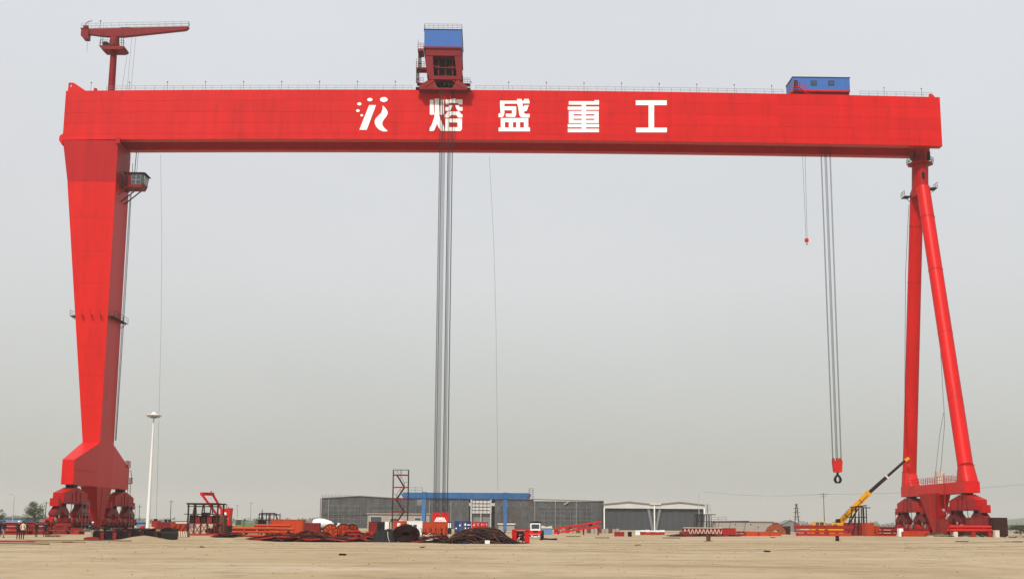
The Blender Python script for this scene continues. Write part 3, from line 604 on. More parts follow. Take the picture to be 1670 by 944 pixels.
# hoist ropes (front and rear falls) and blocks
def hookblock(name, label, xc, yc, ztop_, zbot, wd, group):
    h = thing(name, label, 'hook block', (xc, yc, zbot), group)
    MB().prism([(xc - wd / 2, zbot), (xc + wd / 2, zbot), (xc + wd / 2 + .05, ztop_ - .7), (xc - wd / 2 - .05, ztop_ - .7)], yc - .55, yc + .55, 'y').build('block_body', 'red_bright', h)
    k = 7
    for i in range(k):
        x = xc - wd / 2 + wd * (i + .5) / k
        if i == 3: continue
        MB().lathe((x, yc, ztop_ - .55), [(.1, -.11), (.62, -.11), (.52, 0), (.62, .11), (.1, .11)], 14, 'x').build('sheave', 'primer_red', h)
        MB().box(x - .15, x + .15, yc - .62, yc + .62, ztop_ - .72, ztop_ - .1).build('sheave_guard', 'paint_red', h)
    b = MB()
    for sg in (-1, 1):
        for j in range(4):
            x = xc + sg * (.18 + .30 * j); z = zbot + .28
            b.prism([(x - .09, z - .2), (x + .09, z - .2), (x + .09 - sg * .45, z + .62), (x - .09 - sg * .45, z + .62)], yc - .556 - .004 * j, yc - .551, 'y')
    b.build('chevron_stripe', 'white_letter', h)
    MB().path([(xc, yc, zbot), (xc, yc, zbot - .5), (xc + .35, yc, zbot - .9), (xc + .3, yc, zbot - 1.4), (xc - .15, yc, zbot - 1.55), (xc - .45, yc, zbot - 1.25)], [.16, .14, .16, .17, .13, .06], 8).build('hook', 'black_steel', h, smooth=True)
    return h
hy = 254.9; zhb = Z(718, 851, hy); zht = Z(718, 834, hy)
hookblock('hook_block', 'red multi-sheave hook block with white chevrons hanging low behind the containers', at(718.5, 842, hy).x, hy, zht, zhb, 3.1, 'hoist blocks of the tall trolley')
hookblock('hook_block', 'rear red hook block, half hidden behind the chevroned one', at(718.5, 842, 268).x + .15, 268, zht + .1, zhb + .1, 3.0, 'hoist blocks of the tall trolley')
for y_, zt_, offs in ((hy, zq + 1.0, (-1.38, -1.24, -1.0, -.86, -.28, .42, .58, 1.22, 1.34)), (267.9, zg + .5, (-1.3, -1.1, -.7, -.5, .35, .75, .95, 1.3))):
    xc = at(718.5, 842, y_).x
    for i, o_ in enumerate(offs):
        MB().tube((xc + o_, y_, zht - .2), (xc + o_ * .98 - .12, y_, zt_), .046, n=6, cap=False).build('hoist_rope', 'rope', T)
# lower trolley
T2 = thing('lower_trolley', 'low trolley with long blue house and two small windows near the right end', 'trolley', (68, 260, zt(68)))
yf = 257.6; lx0, lx1 = at(1293, 140, yf).x, at(1386, 140, yf).x; zl0, zl1 = Z(1340, 147.5, yf), Z(1340, 127, yf)
h2 = MB().box(lx0, lx1, yf, yf + 6.0, zl0, zl1).build('machine_house', 'blue', T2)
MB().box(lx0 - .1, lx1 + .12, yf - .1, yf + 6.1, zl1, zl1 + .14).build('house_roof', 'blue_dark', h2)
x = lx0 + .3
while x < lx1 - .1:
    MB().box(x, x + .07, yf - .04, yf - .001, zl0 + .05, zl1 - .05).build('wall_rib', 'blue', h2); x += .75
for px in (1327, 1355.5):
    xa, xb = at(px - 4, 136, yf).x, at(px + 4, 136, yf).x; za, zc = Z(px, 139, yf), Z(px, 132.6, yf)
    o = MB().box(xa - .12, xb + .12, yf - .07, yf - .041, za - .10, zc + .10).build('window_frame', 'blue_dark', h2); MB().box(xa, xb, yf - .10, yf - .071, za, zc).build('window_pane', 'glass', h2)
MB().box(at(1294, 140, yf).x + .1, at(1301, 140, yf).x, yf - .09, yf - .045, Z(1297, 142, yf), Z(1297, 131.5, yf)).build('door', 'black_steel', h2)
MB().box(lx0, lx1, yf - .15, yf + 6, zl0 - .3, zl0 - .005).build('deck', 'paint_red', T2)
MB().box(lx0 - .6, lx1 - .1, yf + .3, yf + 5.6, zt(68) + .35, zl0 - .31).build('underframe', 'primer_red', T2)
for x in (lx0 + .8, lx0 + 3, lx1 - 3.2, lx1 - 1): MB().lathe((x, yf + .6, zt(68) + .38), [(.15, -.2), (.38, -.2), (.38, .2), (.15, .2)], 12, 'y').build('wheel', 'black_steel', T2)
b = MB().box(lx0 - .2, lx0 + 1.1, yf - 1.2, yf - .16, zl0 + .25, zl0 + .35); b.rail([(lx0 - .2, yf - 1.2, zl0 + .35), (lx0 + 1.1, yf - 1.2, zl0 + .35), (lx0 + 3.2, yf - 1.2, zt(66) + .1)], 1.0, .7, .06)
b.beam((lx0 + 1.1, yf - .7, zl0 + .3), (lx0 + 3.2, yf - .7, zt(66) + .05), .5, .1); b.beam((lx0 - .2, yf - 1, zl0 + .2), (lx0 - 1.2, yf - 1, zt(62)), .1); b.build('stair', 'paint_red', T2)
ly = 260.9; xc = at(1365.5, 760, ly).x; zb0, zb1 = Z(1366, 770, ly), Z(1366, 751, ly)
for o_ in (-.92, -.78, -.2, -.02, .14, .74, .9): MB().tube((xc + o_ * 1.0, ly, zb1 - .5), (xc + o_ * 1.12, ly, zb(68) + 2.7), .044, n=6, cap=False).build('hoist_rope', 'rope', T2)
H2 = thing('hook_block', 'small red hook block with dark hook hanging above the yellow crane', 'hook block', (xc, ly, zb0))
MB().prism([(xc - .75, zb0 + .1), (xc - .6, zb0), (xc + .6, zb0), (xc + .78, zb0 + .15), (xc + .92, zb1 - .5), (xc + .95, zb1), (xc - .95, zb1), (xc - .92, zb1 - .6)], ly - .6, ly + .6, 'y').build('block_body', 'red_bright', H2)
for dx in (-.72, .1, .68): MB().lathe((xc + dx, ly, zb1 - .1), [(.1, -.14), (.72, -.14), (.58, 0), (.72, .14), (.1, .14)], 16, 'x').build('sheave', 'orange', H2)
MB().lathe((xc, ly, zb0 - .45), [(.22, 0), (.26, .46)], 10).build('shank', 'black_steel', H2)
b = MB(); 
for sg in (-1, 1): b.path([(xc, ly, zb0 - .4), (xc + sg * .42, ly, zb0 - .95), (xc + sg * .58, ly, zb0 - 1.4), (xc + sg * .42, ly, zb0 - 1.85), (xc + sg * .08, ly, zb0 - 2.05)], [.2, .24, .30, .27, .2], 8)
b.build('ramshorn_hook', 'black_steel', H2, smooth=True)
xa_ = at(1315.5, 392, ly).x; za_ = Z(1315, 392, ly)
for o_ in (-.28, .32): MB().tube((xa_ + o_ * .4, ly, za_ + .3), (xa_ + o_, ly, zb(64) + 2.7), .032, n=5, cap=False).build('auxiliary_rope', 'rope', T2)
A_ = thing('auxiliary_hook', 'tiny red auxiliary hook hanging high under the right half of the girder', 'hook', (xa_, ly, za_ - .5))
MB().lathe((xa_, ly, za_), [(.15, -.35), (.42, -.3), (.42, .3), (.2, .45)], 10).build('hook_body', 'red_bright', A_)
MB().path([(xa_, ly, za_ - .3), (xa_, ly, za_ - .55), (xa_ + .2, ly, za_ - .75), (xa_, ly, za_ - .95), (xa_ - .2, ly, za_ - .8)], .07, 6).build('hook_tip', 'black_steel', A_)
for px0, py0, px1, py1, lb in ((262, 252, 255, 850, 'thin cable hanging beside the tall white lamp mast'), (798, 255, 812, 800, 'thin slack cable hanging from mid girder right of the hoist ropes')):
    a_, c_ = at(px0, py0, 264), at(px1, py1, 264); mid = a_.lerp(c_, .5) + Vector((.5, 0, 0))
    o = MB().path([a_, a_.lerp(mid, .5) + Vector((.2, 0, 0)), mid, mid.lerp(c_, .5), c_], .022, 4).build('hanging_cable', 'rope', loc=(c_.x, c_.y, c_.z)); tag(o, lb, 'cable')

# ================================================================== BACKGROUND
def win(parent, x0, x1, y, z0, z1, fm='white', pm='glass', t=.08):
    MB().box(x0 - t, x1 + t, y - .06, y - .002, z0 - t, z1 + t).build('window_frame', fm, parent)
    MB().box(x0, x1, y - .09, y - .062, z0, z1).build('window_pane', pm, parent)
# long dark hall
HY = 600
ha, hb = X(524, HY), X(985, HY)
HL = thing('assembly_hall', 'long dark grey assembly hall under construction behind the small blue gantry', 'building', ((ha + hb) / 2, HY, 0))
def hz_top(px): # roofline in the photograph
    P_ = [(523, 812), (555, 810.5), (583, 808.5), (640, 812), (720, 813), (870, 814), (985, 817)]
    for (a0, b0), (a1, b1) in zip(P_, P_[1:]):
        if px <= a1: return b0 + (b1 - b0) * (px - a0) / (a1 - a0)
    return P_[-1][1]
pxs = [523 + i * (985 - 523) / 44 for i in range(45)]
gap0, gap1 = 768, 800
for pa, pb in zip(pxs, pxs[1:]):          # cladding sheets between the posts
    xa, xb = X(pa, HY), X(pb, HY); za, zb_ = Z(pa, hz_top(pa), HY), Z(pb, hz_top(pb), HY)
    z0 = 0 if not (gap0 - 4 < (pa + pb) / 2 < gap1 + 2) else Z(784, 812, HY)
    d = .12 * random.random()
    MB().hexa([(xa + .04, HY + d, z0), (xb - .04, HY + d, z0), (xb - .04, HY + 1, z0), (xa + .04, HY + 1, z0), (xa + .04, HY + d, za), (xb - .04, HY + d, zb_), (xb - .04, HY + 1, zb_), (xa + .04, HY + 1, za)]).build('wall_panel', 'hall_wall', HL)
    MB().hexa([(xa, HY - .5, za), (xb, HY - .5, zb_), (xb, HY + 110, zb_ + .1), (xa, HY + 110, za + .1), (xa, HY - .5, za + .3), (xb, HY - .5, zb_ + .3), (xb, HY + 110, zb_ + .45), (xa, HY + 110, za + .45)]).build('roof_sheet', 'grey_metal', HL)
MB().box(ha, hb, HY + 109, HY + 110, 0, 12).build('wall_panel', 'hall_wall', HL)
MB().box(ha, ha + .8, HY + 1, HY + 109, 0, 12.4).build('side_wall', 'hall_wall', HL); MB().box(hb - .8, hb, HY + 1, HY + 109, 0, 12).build('side_wall', 'hall_wall', HL)
for px in (535, 700, 735, 872, 906, 940):
    x = X(px, HY); MB().box(x - .22, x + .22, HY - .35, HY - .02, 0, Z(px, hz_top(px) + 2, HY)).build('column', 'grey_metal', HL)
for pa, pb, py, m_ in ((870, 976, 815.8, 'hall_white'), (524, 640, 838, 'hall_wall')):
    xa, xb = X(pa, HY), X(pb, HY); z = Z((pa + pb) / 2, py, HY); MB().box(xa, xb, HY - .3, HY - .05, z - .35, z + .35).build('fascia', m_, HL)
b = MB(); x = X(524, HY)
for i in range(9): b.beam((x + i * 1.5, HY - .4, Z(530, 813, HY)), (x + i * 1.5, HY - .4, Z(530, 805 + 2 * random.random(), HY)), .08)
for z in (806.5, 809): b.beam((x - .6, HY - .4, Z(530, z, HY)), (x + 14, HY - .4, Z(530, z, HY)), .07)
for i in range(3): b.beam((x - .5 - i * .0, HY - .4 - i, 0), (x - .5, HY - .4 - i, 13.2), .1)
b.build('scaffold', 'rust_light', HL)
for k_, (pa, pb, m_) in enumerate(((526, 600, 'grey_metal'), (600, 690, 'grey_metal'), (802, 870, 'rust_light'), (870, 984, 'grey_metal'))):
    b = MB(); xa, xb = X(pa, HY), X(pb, HY)
    for i in range(int((xb - xa) / 2.4)): x = xa + i * 2.4 + random.uniform(-.3, .3); b.beam((x, HY - .9, 0), (x, HY - .9, random.uniform(7, 11.5)), .07)
    for z in (2.2, 4.2, 6.2, 8.2, 10.2): x = xa + random.uniform(0, 4); b.beam((x, HY - .9, z + random.uniform(-.3, .3)), (x + (xb - xa) * random.uniform(.4, .85), HY - .9, z + random.uniform(-.3, .3)), .08)
    b.build('scaffold', m_, HL)
xa, xb = X(gap0, HY), X(gap1, HY); zt_ = Z(784, 814, HY)       # light doorway with a glazed frame
for x in (xa, xb): MB().box(x - .35, x + .35, HY - .6, HY + .3, 0, zt_).build('door_post', 'galv', HL)
MB().box(xa + .35, xb - .35, HY + .05, HY + .12, Z(784, 837, HY), zt_).build('door_glazing', 'hall_white', HL)
b = MB()
for i in range(6): x = xa + (xb - xa) * i / 5; b.beam((x, HY - .1, Z(784, 837, HY)), (x, HY - .1, zt_), .16)
for py in (815, 820.5, 826, 831.5, 837): z = Z(784, py, HY); b.beam((xa, HY - .1, z), (xb, HY - .1, z), .16)
b.build('glazing_bars', 'dark_frame', HL)
MB().box((xa + xb) / 2 - .2, (xa + xb) / 2 + .2, HY - .4, HY - .1, 0, Z(784, 837, HY)).build('door_post', 'galv', HL)
MB().box(xa + .4, xb - .4, HY + 1.2, HY + 1.4, 0, Z(784, 837, HY)).build('back_wall', 'grey_metal', HL)
b = MB(); p_, q_ = at(920, 822, HY - .6), at(927, 818, HY - .6); b.beam(p_, q_, .5, .3); b.build('loose_sheet', 'hall_white', HL)
# twin gabled hall
TY = 588
x0, x1, xm = X(985, TY), X(1150, TY), X(1067.5, TY); zlo, zev, zpk = Z(1026, 828.5, TY), Z(1067, 823, TY), Z(1026, 818.5, TY)
TH = thing('twin_gable_hall', 'open fronted hall with two low white gables and dark interior', 'building', ((x0 + x1) / 2, TY, 0))
for a_, c_ in ((x0, xm), (xm, x1)):
    mid = (a_ + c_) / 2
    MB().prism([(a_ + .02, zlo), (c_ - .02, zlo), (c_ - .02, zev), (mid, zpk), (a_ + .02, zev)], TY, TY + .6, 'y').build('gable_board', 'hall_white', TH)
    for (p0, p1, q0, q1) in ((a_, mid, zev, zpk), (mid, c_, zpk, zev)):
        MB().hexa([(p0, TY - .5, q0 + .02), (p1, TY - .5, q1 + .02), (p1, TY + 90, q1 + .02), (p0, TY + 90, q0 + .02), (p0, TY - .5, q0 + .4), (p1, TY - .5, q1 + .4), (p1, TY + 90, q1 + .4), (p0, TY + 90, q0 + .4)]).build('roof', 'grey_metal', TH)
    n_ = 8
    for i in range(n_):
        p0, p1 = a_ + (c_ - a_) * i / n_, a_ + (c_ - a_) * (i + 1) / n_; d = 1.2 + .15 * random.random()
        MB().box(p0 + .03, p1 - .03, TY + d, TY + 2, 0, zlo + .5).build('curtain_panel', 'hall_dark', TH)
for px in (985.5, 1067.5, 1149): x = X(px, TY); MB().box(x - .28, x + .28, TY - .3, TY + .3 - .302, 0, zlo + (.2 if px != 1067.5 else zev - zlo)).build('column', 'white', TH)
b = MB(); x = X(1067.5, TY)
for s_ in (-1, 1): b.hexa([(x + s_ * .3, TY + .5, 0), (x + s_ * 1.2, TY + .5, 0), (x + s_ * 1.2, TY + .56, 0), (x + s_ * .3, TY + .56, 0), (x + s_ * 2.0, TY + .5, zlo), (x + s_ * 3.2, TY + .5, zlo), (x + s_ * 3.2, TY + .56, zlo), (x + s_ * 2.0, TY + .56, zlo)])
b.build('brace', 'grey_metal', TH)
MB().box(X(1060, TY), X(1078, TY), TY - .6, TY - .51, zev + .1, zev + .8).build('roof_gutter', 'cream', TH)
b = MB(); x = X(1154, TY)
for i in range(7): b.beam((x - .8, TY - .5, zlo + .6 + i * .45 - 1.5), (x + 1.8, TY - .5, zlo + .6 + i * .45 - 1.5), .09)
b.beam((x, TY - .5, zlo - 2), (x, TY - .5, zev + .6), .5, .3); b.build('rack', 'grey_metal', TH)
MB().box(x0, x0 + .5, TY + 2, TY + 90, 0, zev).build('side_wall', 'hall_wall', TH); MB().box(x1 - .5, x1, TY + 2, TY + 90, 0, zev).build('side_wall', 'hall_wall', TH)
# low buildings
def lowhouse(name, label, pa, pb, ptop, Y, wall, depth=9, wins=(), gable=False, roof='grey_metal'):
    xa, xb = X(pa, Y), X(pb, Y); zt1 = Z((pa + pb) / 2, ptop, Y)
    h = thing(name, label, 'building', ((xa + xb) / 2, Y, 0))
    if gable:
        ze = zt1 * .68; mid = (xa + xb) / 2
        MB().prism([(xa, -.2), (xb, -.2), (xb, ze), (mid, zt1), (xa, ze)], Y, Y + depth, 'y').build('wall', wall, h)
        for s_, e_ in ((xa - .3, mid), (xb + .3, mid)): MB().hexa([(s_, Y - .3, ze - .1), (e_, Y - .3, zt1 + .02), (e_, Y + depth + .3, zt1 + .02), (s_, Y + depth + .3, ze - .1), (s_, Y - .3, ze + .08), (e_, Y - .3, zt1 + .2), (e_, Y + depth + .3, zt1 + .2), (s_, Y + depth + .3, ze + .08)]).build('roof', roof, h)
    else:
        MB().box(xa, xb, Y, Y + depth, -.2, zt1 - .3).build('wall', wall, h); MB().box(xa - .3, xb + .3, Y - .4, Y + depth + .3, zt1 - .3, zt1).build('roof', roof, h)
    for (wa, wb, wt, wl) in wins: win(h, X(wa, Y), X(wb, Y), Y, Z(wa, wl, Y), Z(wa, wt, Y))
    return h
lowhouse('site_office', 'low beige flat roofed site building behind the stair tower', 599, 700, 836.5, 420, 'plaster', wins=((604, 622, 842, 850), (636, 650, 845, 851), (676, 686, 844, 848)), roof='plaster')
lowhouse('storage_building', 'low pale building with small square windows right of the twin hall', 1168, 1262, 849, 520, 'plaster', wins=((1198, 1201, 853, 856), (1223, 1226, 853, 856), (1235, 1238, 857, 860)), roof='plaster')
lowhouse('gabled_hut', 'grey hut with peaked roof left of the lattice power mast', 1277, 1302, 848, 500, 'grey_metal', gable=True)
lowhouse('blue_shed', 'long low blue shed at the far left edge', -30, 40, 843, 430, 'tarp_blue', roof='grey_metal', depth=14)
lowhouse('white_shed', 'low white roofed shed left of the red excavating crane', 276, 308, 847, 480, 'hall_white', roof='hall_white', depth=12)
lowhouse('small_blue_cabin', 'small blue cabin between the rear left bogie and white mast', 223, 236, 849.5, 352, 'tarp_blue', roof='tarp_blue', depth=4)
lowhouse('pink_hut', 'tiny white roofed hut between the blue gantry legs', 813, 839, 853, 420, 'plaster', roof='white', depth=5)
lowhouse('far_right_shed', 'low pale shed at the far right beyond the rusty sheet wall', 1648, 1690, 855.5, 520, 'plaster', depth=10)
# power poles, masts, wires
def pole(name, label, px, ptop, Y, arms=(), r=.13, mt='grey_metal', lattice=False, group='power poles'):
    x = X(px, Y); zt1 = Z(px, ptop, Y); h = thing(name, label, 'pole', (x, Y, 0), group)
    if lattice:
        b = MB(); wv = .9
        for sx_, sy_ in ((-1, -1), (1, -1), (1, 1), (-1, 1)): b.beam((x + sx_ * wv, Y + sy_ * wv, -.3), (x + sx_ * .15, Y + sy_ * .15, zt1), .14)
        for i in range(10):
            f = i / 10; g_ = (i + 1) / 10; a1, a2 = wv + (.15 - wv) * f, wv + (.15 - wv) * g_; s_ = 1 if i % 2 else -1
            b.beam((x - s_ * a1, Y - a1, zt1 * f), (x + s_ * a2, Y - a2, zt1 * g_), .09)
        b.build('mast', mt, h)
    else: MB().tube((x, Y, -.3), (x, Y, zt1), r * 1.25, r * .8, 8).build('mast', mt, h)
    for (f, l) in arms: MB().beam((x - l, Y, zt1 * f), (x + l, Y, zt1 * f), .12).build('crossarm', mt, h)
    return Vector((x, Y, zt1))
p1 = pole('power_pole', 'tall power pole with crossarms left of the yellow crane boom', 1345, 803, 500, ((.96, 1.7), (.90, 1.2)), mt='dark_frame')
p2 = pole('power_mast', 'lattice power mast with crossarms beside the grey hut', 1300, 821, 450, ((.97, .7), (.84, 1.0), (.7, 1.2), (.55, 1.3)), lattice=True, mt='dark_frame')
p3 = pole('thin_mast', 'slim pale mast in front of the twin gabled hall', 1140.5, 803, 400, (), r=.11, mt='galv')
pole('power_pole', 'dark wooden pole behind the front left bogie', 73, 817, 420, ((.94, .9),), mt='dark_frame')
pole('power_pole', 'slim pole between the white mast and red excavating crane', 277, 815, 520, ((.94, .9),), mt='dark_frame')
pole('power_pole', 'slim pole seen just right of the rear left bogie', 226, 822, 420, ((.9, .7),), mt='dark_frame', r=.1)
pole('power_pole', 'thin distant pole right of the red frame', 386, 822, 560, ((.95, .7),), mt='grey_metal', r=.1)
pole('power_pole', 'thin distant pole above the orange container', 408, 818, 560, ((.95, .7),), mt='grey_metal', r=.1)
h = thing('street_light', 'curved arm street light at the far left', 'street light', (X(20, 330), 330, 0))
x = X(20, 330); zt1 = Z(20, 806, 330)
MB().path([(x, 330, -.2), (x, 330, zt1 - .6), (x - .15, 330, zt1 - .15), (x - .7, 330, zt1)], [.13, .09, .07, .06], 8).build('pole', 'galv', h); MB().prism([(x - 1.4, zt1 - .02), (x - .65, zt1 - .06), (x - .65, zt1 + .08), (x - 1.2, zt1 + .1)], 329.85, 330.15, 'y').build('lamp_head', 'galv', h)
def wire(a, c, sag, label):
    pts = []
    for i in range(13): f = i / 12; p = Vector(a).lerp(Vector(c), f); p.z -= sag * 4 * f * (1 - f); pts.append(p)
    o = MB().path(pts, .016, 4).build('power_line', 'rope', loc=pts[0]); tag(o, label, 'power line', 'overhead wires')
for dx in (-1.5, 1.5): wire(p1 + Vector((dx, 0, -.5)), (X(1150, 560) + dx, 560, 16.5), 1.2, 'faint overhead wire sagging leftward from the tall power pole'); wire(p1 + Vector((dx, 0, -.5)), (X(1700, 420) + dx, 420, 16.4), 1.0, 'faint overhead wire running from the tall pole toward the right edge')
# high mast lamp
hx, hy_ = X(241, 340) , 340; zt1 = Z(248, 680, 340)
h = thing('high_mast_lamp', 'tall slender white lamp mast with saucer shaped head', 'lamp mast', (hx, hy_, 0))
MB().tube((hx, hy_, -.2), (hx, hy_, zt1), .52, .2, 16).build('mast', 'white', h, smooth=True)
MB().lathe((hx, hy_, zt1), [(.3, -.25), (.9, .05), (2.0, .35), (2.15, .5), (1.9, .62), (.9, .72), (.5, 1.0), (.4, 1.25), (.1, 1.4)], 24).build('saucer_head', 'white', h, smooth=True)
MB().lathe((hx, hy_, zt1), [(.4, -.3), (1.0, -.2), (1.0, -.02), (.4, .0)], 16).build('lamp_ring', 'galv', h)
for i in range(8): a = R(45 * i); MB().lathe((hx + 1.5 * math.cos(a), hy_ + 1.5 * math.sin(a), zt1 + .02), [(.22, 0), (.26, .2)], 8).build('lamp', 'galv', h)
# trees
def leafcloud(b, c, rx, rz, n, size):
    for i in range(n):
        while True:
            p = Vector((random.uniform(-1, 1), random.uniform(-1, 1), random.uniform(-1, 1)))
            if .15 < p.length < 1: break
        q = Vector(c) + Vector((p.x * rx, p.y * rx, p.z * rz))
        a = Vector((random.gauss(0, 1), random.gauss(0, 1), random.gauss(0, 1))).normalized(); d = a.cross(Vector((random.gauss(0, 1), random.gauss(0, 1), .3))).normalized(); s_ = size * random.uniform(.6, 1.3)
        k = b.addv([q - a * s_, q + d * s_ * .5, q + a * s_, q - d * s_ * .5]); b.face(k, k + 1, k + 2, k + 3)
def tree(name, label, px, Y, h, rw, n=26, group='trees at the yard edge', lf='leaf'):
    x = X(px, Y); t_ = thing(name, label, 'tree', (x, Y, 0), group)
    b = MB(); tr = MB(); tr.path([(x, Y, -.2), (x + .1, Y, h * .3), (x - .05, Y, h * .6), (x, Y, h * .9)], [.2, .16, .1, .03], 7)
    for i in range(n):
        a = random.uniform(0, 6.28); f = random.uniform(.25, 1) ** .6; r_ = rw * f * random.uniform(.3, 1); zc = h * random.uniform(.32, .95); r_ *= 1.25 - abs(zc / h - .55) * 1.5
        c_ = (x + r_ * math.cos(a), Y + r_ * math.sin(a), zc); tr.path([(x, Y, zc * .6), ((x + c_[0]) / 2, (Y + c_[1]) / 2, zc * .85), c_], [.07, .05, .02], 5)
        leafcloud(b, c_, rw * .34, h * .12, 90, .16)
    tr.build('trunk', 'bark', t_); b.build('crown', lf, t_)
tree('yard_tree', 'bushy green tree behind the workers at far left', 56, 370, 7.0, 3.4, 34)
tree('yard_tree', 'half cut off dark tree at the left edge of the picture', -7, 370, 5.0, 2.6, 20)
tree('yard_tree', 'low hazy shrub at the right edge below the wooded hill', 1664, 330, 2.6, 2.6, 20)
b = MB(); 
for i in range(420):
    px = random.choice((random.uniform(-60, 110), random.uniform(180, 520), random.uniform(1150, 1460), random.uniform(1500, 1740))); Y = random.uniform(2400, 2900); x = X(px, Y)
    leafcloud(b, (x, Y, random.uniform(1, 9)), 16, 6, 40, 2.2)
tag(b.build('distant_treeline', 'leaf_far', loc=(0, 2600, 0)), 'faint line of far-off trees along the horizon', 'treeline', kind='stuff')

# ================================================================== STAIR TOWER, BLUE GANTRY
SY = 285; sx0, sx1 = X(639, SY), X(664, SY); szt = Z(651, 765.5, SY)
st = thing('stair_tower', 'freestanding dark red scaffold stair tower left of the blue gantry', 'stair tower', ((sx0 + sx1) / 2, SY, 0))
zs = [Z(651, y, SY) for y in (774, 794, 814, 833.5, 853)]
for (x, y) in ((sx0, SY), (sx1, SY), (sx0, SY + 2.2), (sx1, SY + 2.2)): MB().beam((x, y, -.1), (x, y, szt), .13).build('post', 'dark_frame', st)
for i, z in enumerate(zs[:-1]):
    b = MB(); b.beam((sx0, SY - .02, z), (sx1, SY - .02, z), .12, .2); b.beam((sx0, SY + 2.22, z), (sx1, SY + 2.22, z), .12, .2)
    if i == 0: b.box(sx0, sx1, SY, SY + 2.2, z - .08, z + .08)
    elif i % 2: b.box(sx1 - 1.1, sx1, SY, SY + 2.2, z - .05, z + .05)
    else: b.box(sx0, sx0 + 1.1, SY, SY + 2.2, z - .05, z + .05)
    b.build('landing', 'primer_red', st)
    z2 = zs[i + 1]; a_, c_ = (sx0 + .8, sx1 - .8) if i % 2 == 0 else (sx1 - .8, sx0 + .8)
    b = MB(); b.beam((a_, SY + .3, z), (c_, SY + .3, z2), .12, .3); b.beam((a_, SY + 1.1, z), (c_, SY + 1.1, z2), .12, .3)
    for k in range(9): f = (k + .5) / 9; b.box(a_ + (c_ - a_) * f - .14, a_ + (c_ - a_) * f + .14, SY + .36, SY + 1.04, z + (z2 - z) * f, z + (z2 - z) * f + .05)
    b.build('stair_flight', 'dark_frame', st)
    b = MB(); b.beam((a_, SY + .3, z + 1.0), (c_, SY + .3, z2 + 1.0), .07); [b.beam((a_ + (c_ - a_) * f, SY + .3, z + (z2 - z) * f), (a_ + (c_ - a_) * f, SY + .3, z + (z2 - z) * f + 1.0), .05) for f in (0, .5, 1)]
    e_ = sx1 if i % 2 == 0 else sx0; b.rail([(c_, SY + .1, z2), (e_, SY + .1, z2)], 1.1, .8, .06, 1); b.build('handrail', 'dark_frame', st)
MB().rail([(sx0, SY, zs[0]), (sx1, SY, zs[0]), (sx1, SY + 2.2, zs[0]), (sx0, SY + 2.2, zs[0])], szt - zs[0], 1.8, .07, 1).build('top_railing', 'dark_frame', st)
BY = 300; zb0_, zb1_ = Z(740, 812.5, BY), Z(740, 803, BY)
bg = thing('blue_gantry_crane', 'small blue gantry crane standing under the giant red one', 'gantry crane', (X(756, BY), BY, 0))
MB().prism([(X(653, BY), zb1_ - .5), (X(657, BY), zb1_), (X(862, BY), zb1_ + .05), (X(866, BY), zb1_ - .4), (X(863, BY), zb0_ + .1), (X(657, BY), zb0_)], BY - .45, BY + .45, 'y').build('bridge_beam', 'blue_crane', bg)
MB().box(X(656, BY), X(862, BY), BY - .7, BY + .7, zb0_ - .16, zb0_ - .002).build('beam_flange', 'blue_dark', bg)
for px in (691, 823.5):
    x = X(px, BY)
    MB().box(x - .5, x + .5, BY - .62, BY + .62, zb0_ - .17, zb1_ + .12).build('beam_collar', 'blue_crane', bg)
    for s_ in (-1, 1):
        MB().hexa([(x - .35, BY + s_ * 2.7 - .3, .55), (x + .35, BY + s_ * 2.7 - .3, .55), (x + .35, BY + s_ * 2.7 + .3, .55), (x - .35, BY + s_ * 2.7 + .3, .55), (x - .46, BY + s_ * .7 - .4, zb0_ - .18), (x + .46, BY + s_ * .7 - .4, zb0_ - .18), (x + .46, BY + s_ * .7 + .4, zb0_ - .18), (x - .46, BY + s_ * .7 + .4, zb0_ - .18)]).build('leg', 'blue_crane', bg)
    MB().box(x - .3, x + .3, BY - 3.6, BY + 3.6, .35, .75).build('ground_beam', 'blue_crane', bg)
    for s_ in (-1, 1): MB().lathe((x, BY + s_ * 3.1, .25), [(.1, -.12), (.25, -.12), (.25, .12), (.1, .12)], 12, 'x').build('wheel', 'rust', bg)
MB().rail([(X(664, BY), BY, zb1_), (X(688, BY), BY, zb1_)], 1.1, 1.6, .06).build('railing', 'blue_dark', bg)
MB().box(X(680, BY), X(688, BY), BY - 1.4, BY - .5, zb0_ - 1.6, zb0_ - .3).build('hoist', 'grey_metal', bg)
b = MB(); xa, xb = X(862.5, BY), X(869, BY); za, zc = Z(865, 825, BY), Z(865, 796, BY)
b.beam((xa, BY - .7, za), (xa, BY - .7, zc), .1); b.beam((xb, BY - .7, za), (xb, BY - .7, zc), .1); z = za + .2
while z < zc: b.beam((xa, BY - .7, z), (xb, BY - .7, z), .07); z += .42
b.beam((xa, BY - .7, zb0_ + .3), (xa - .5, BY - .4, zb0_ + .3), .1); b.build('end_ladder', 'rust_light', bg)

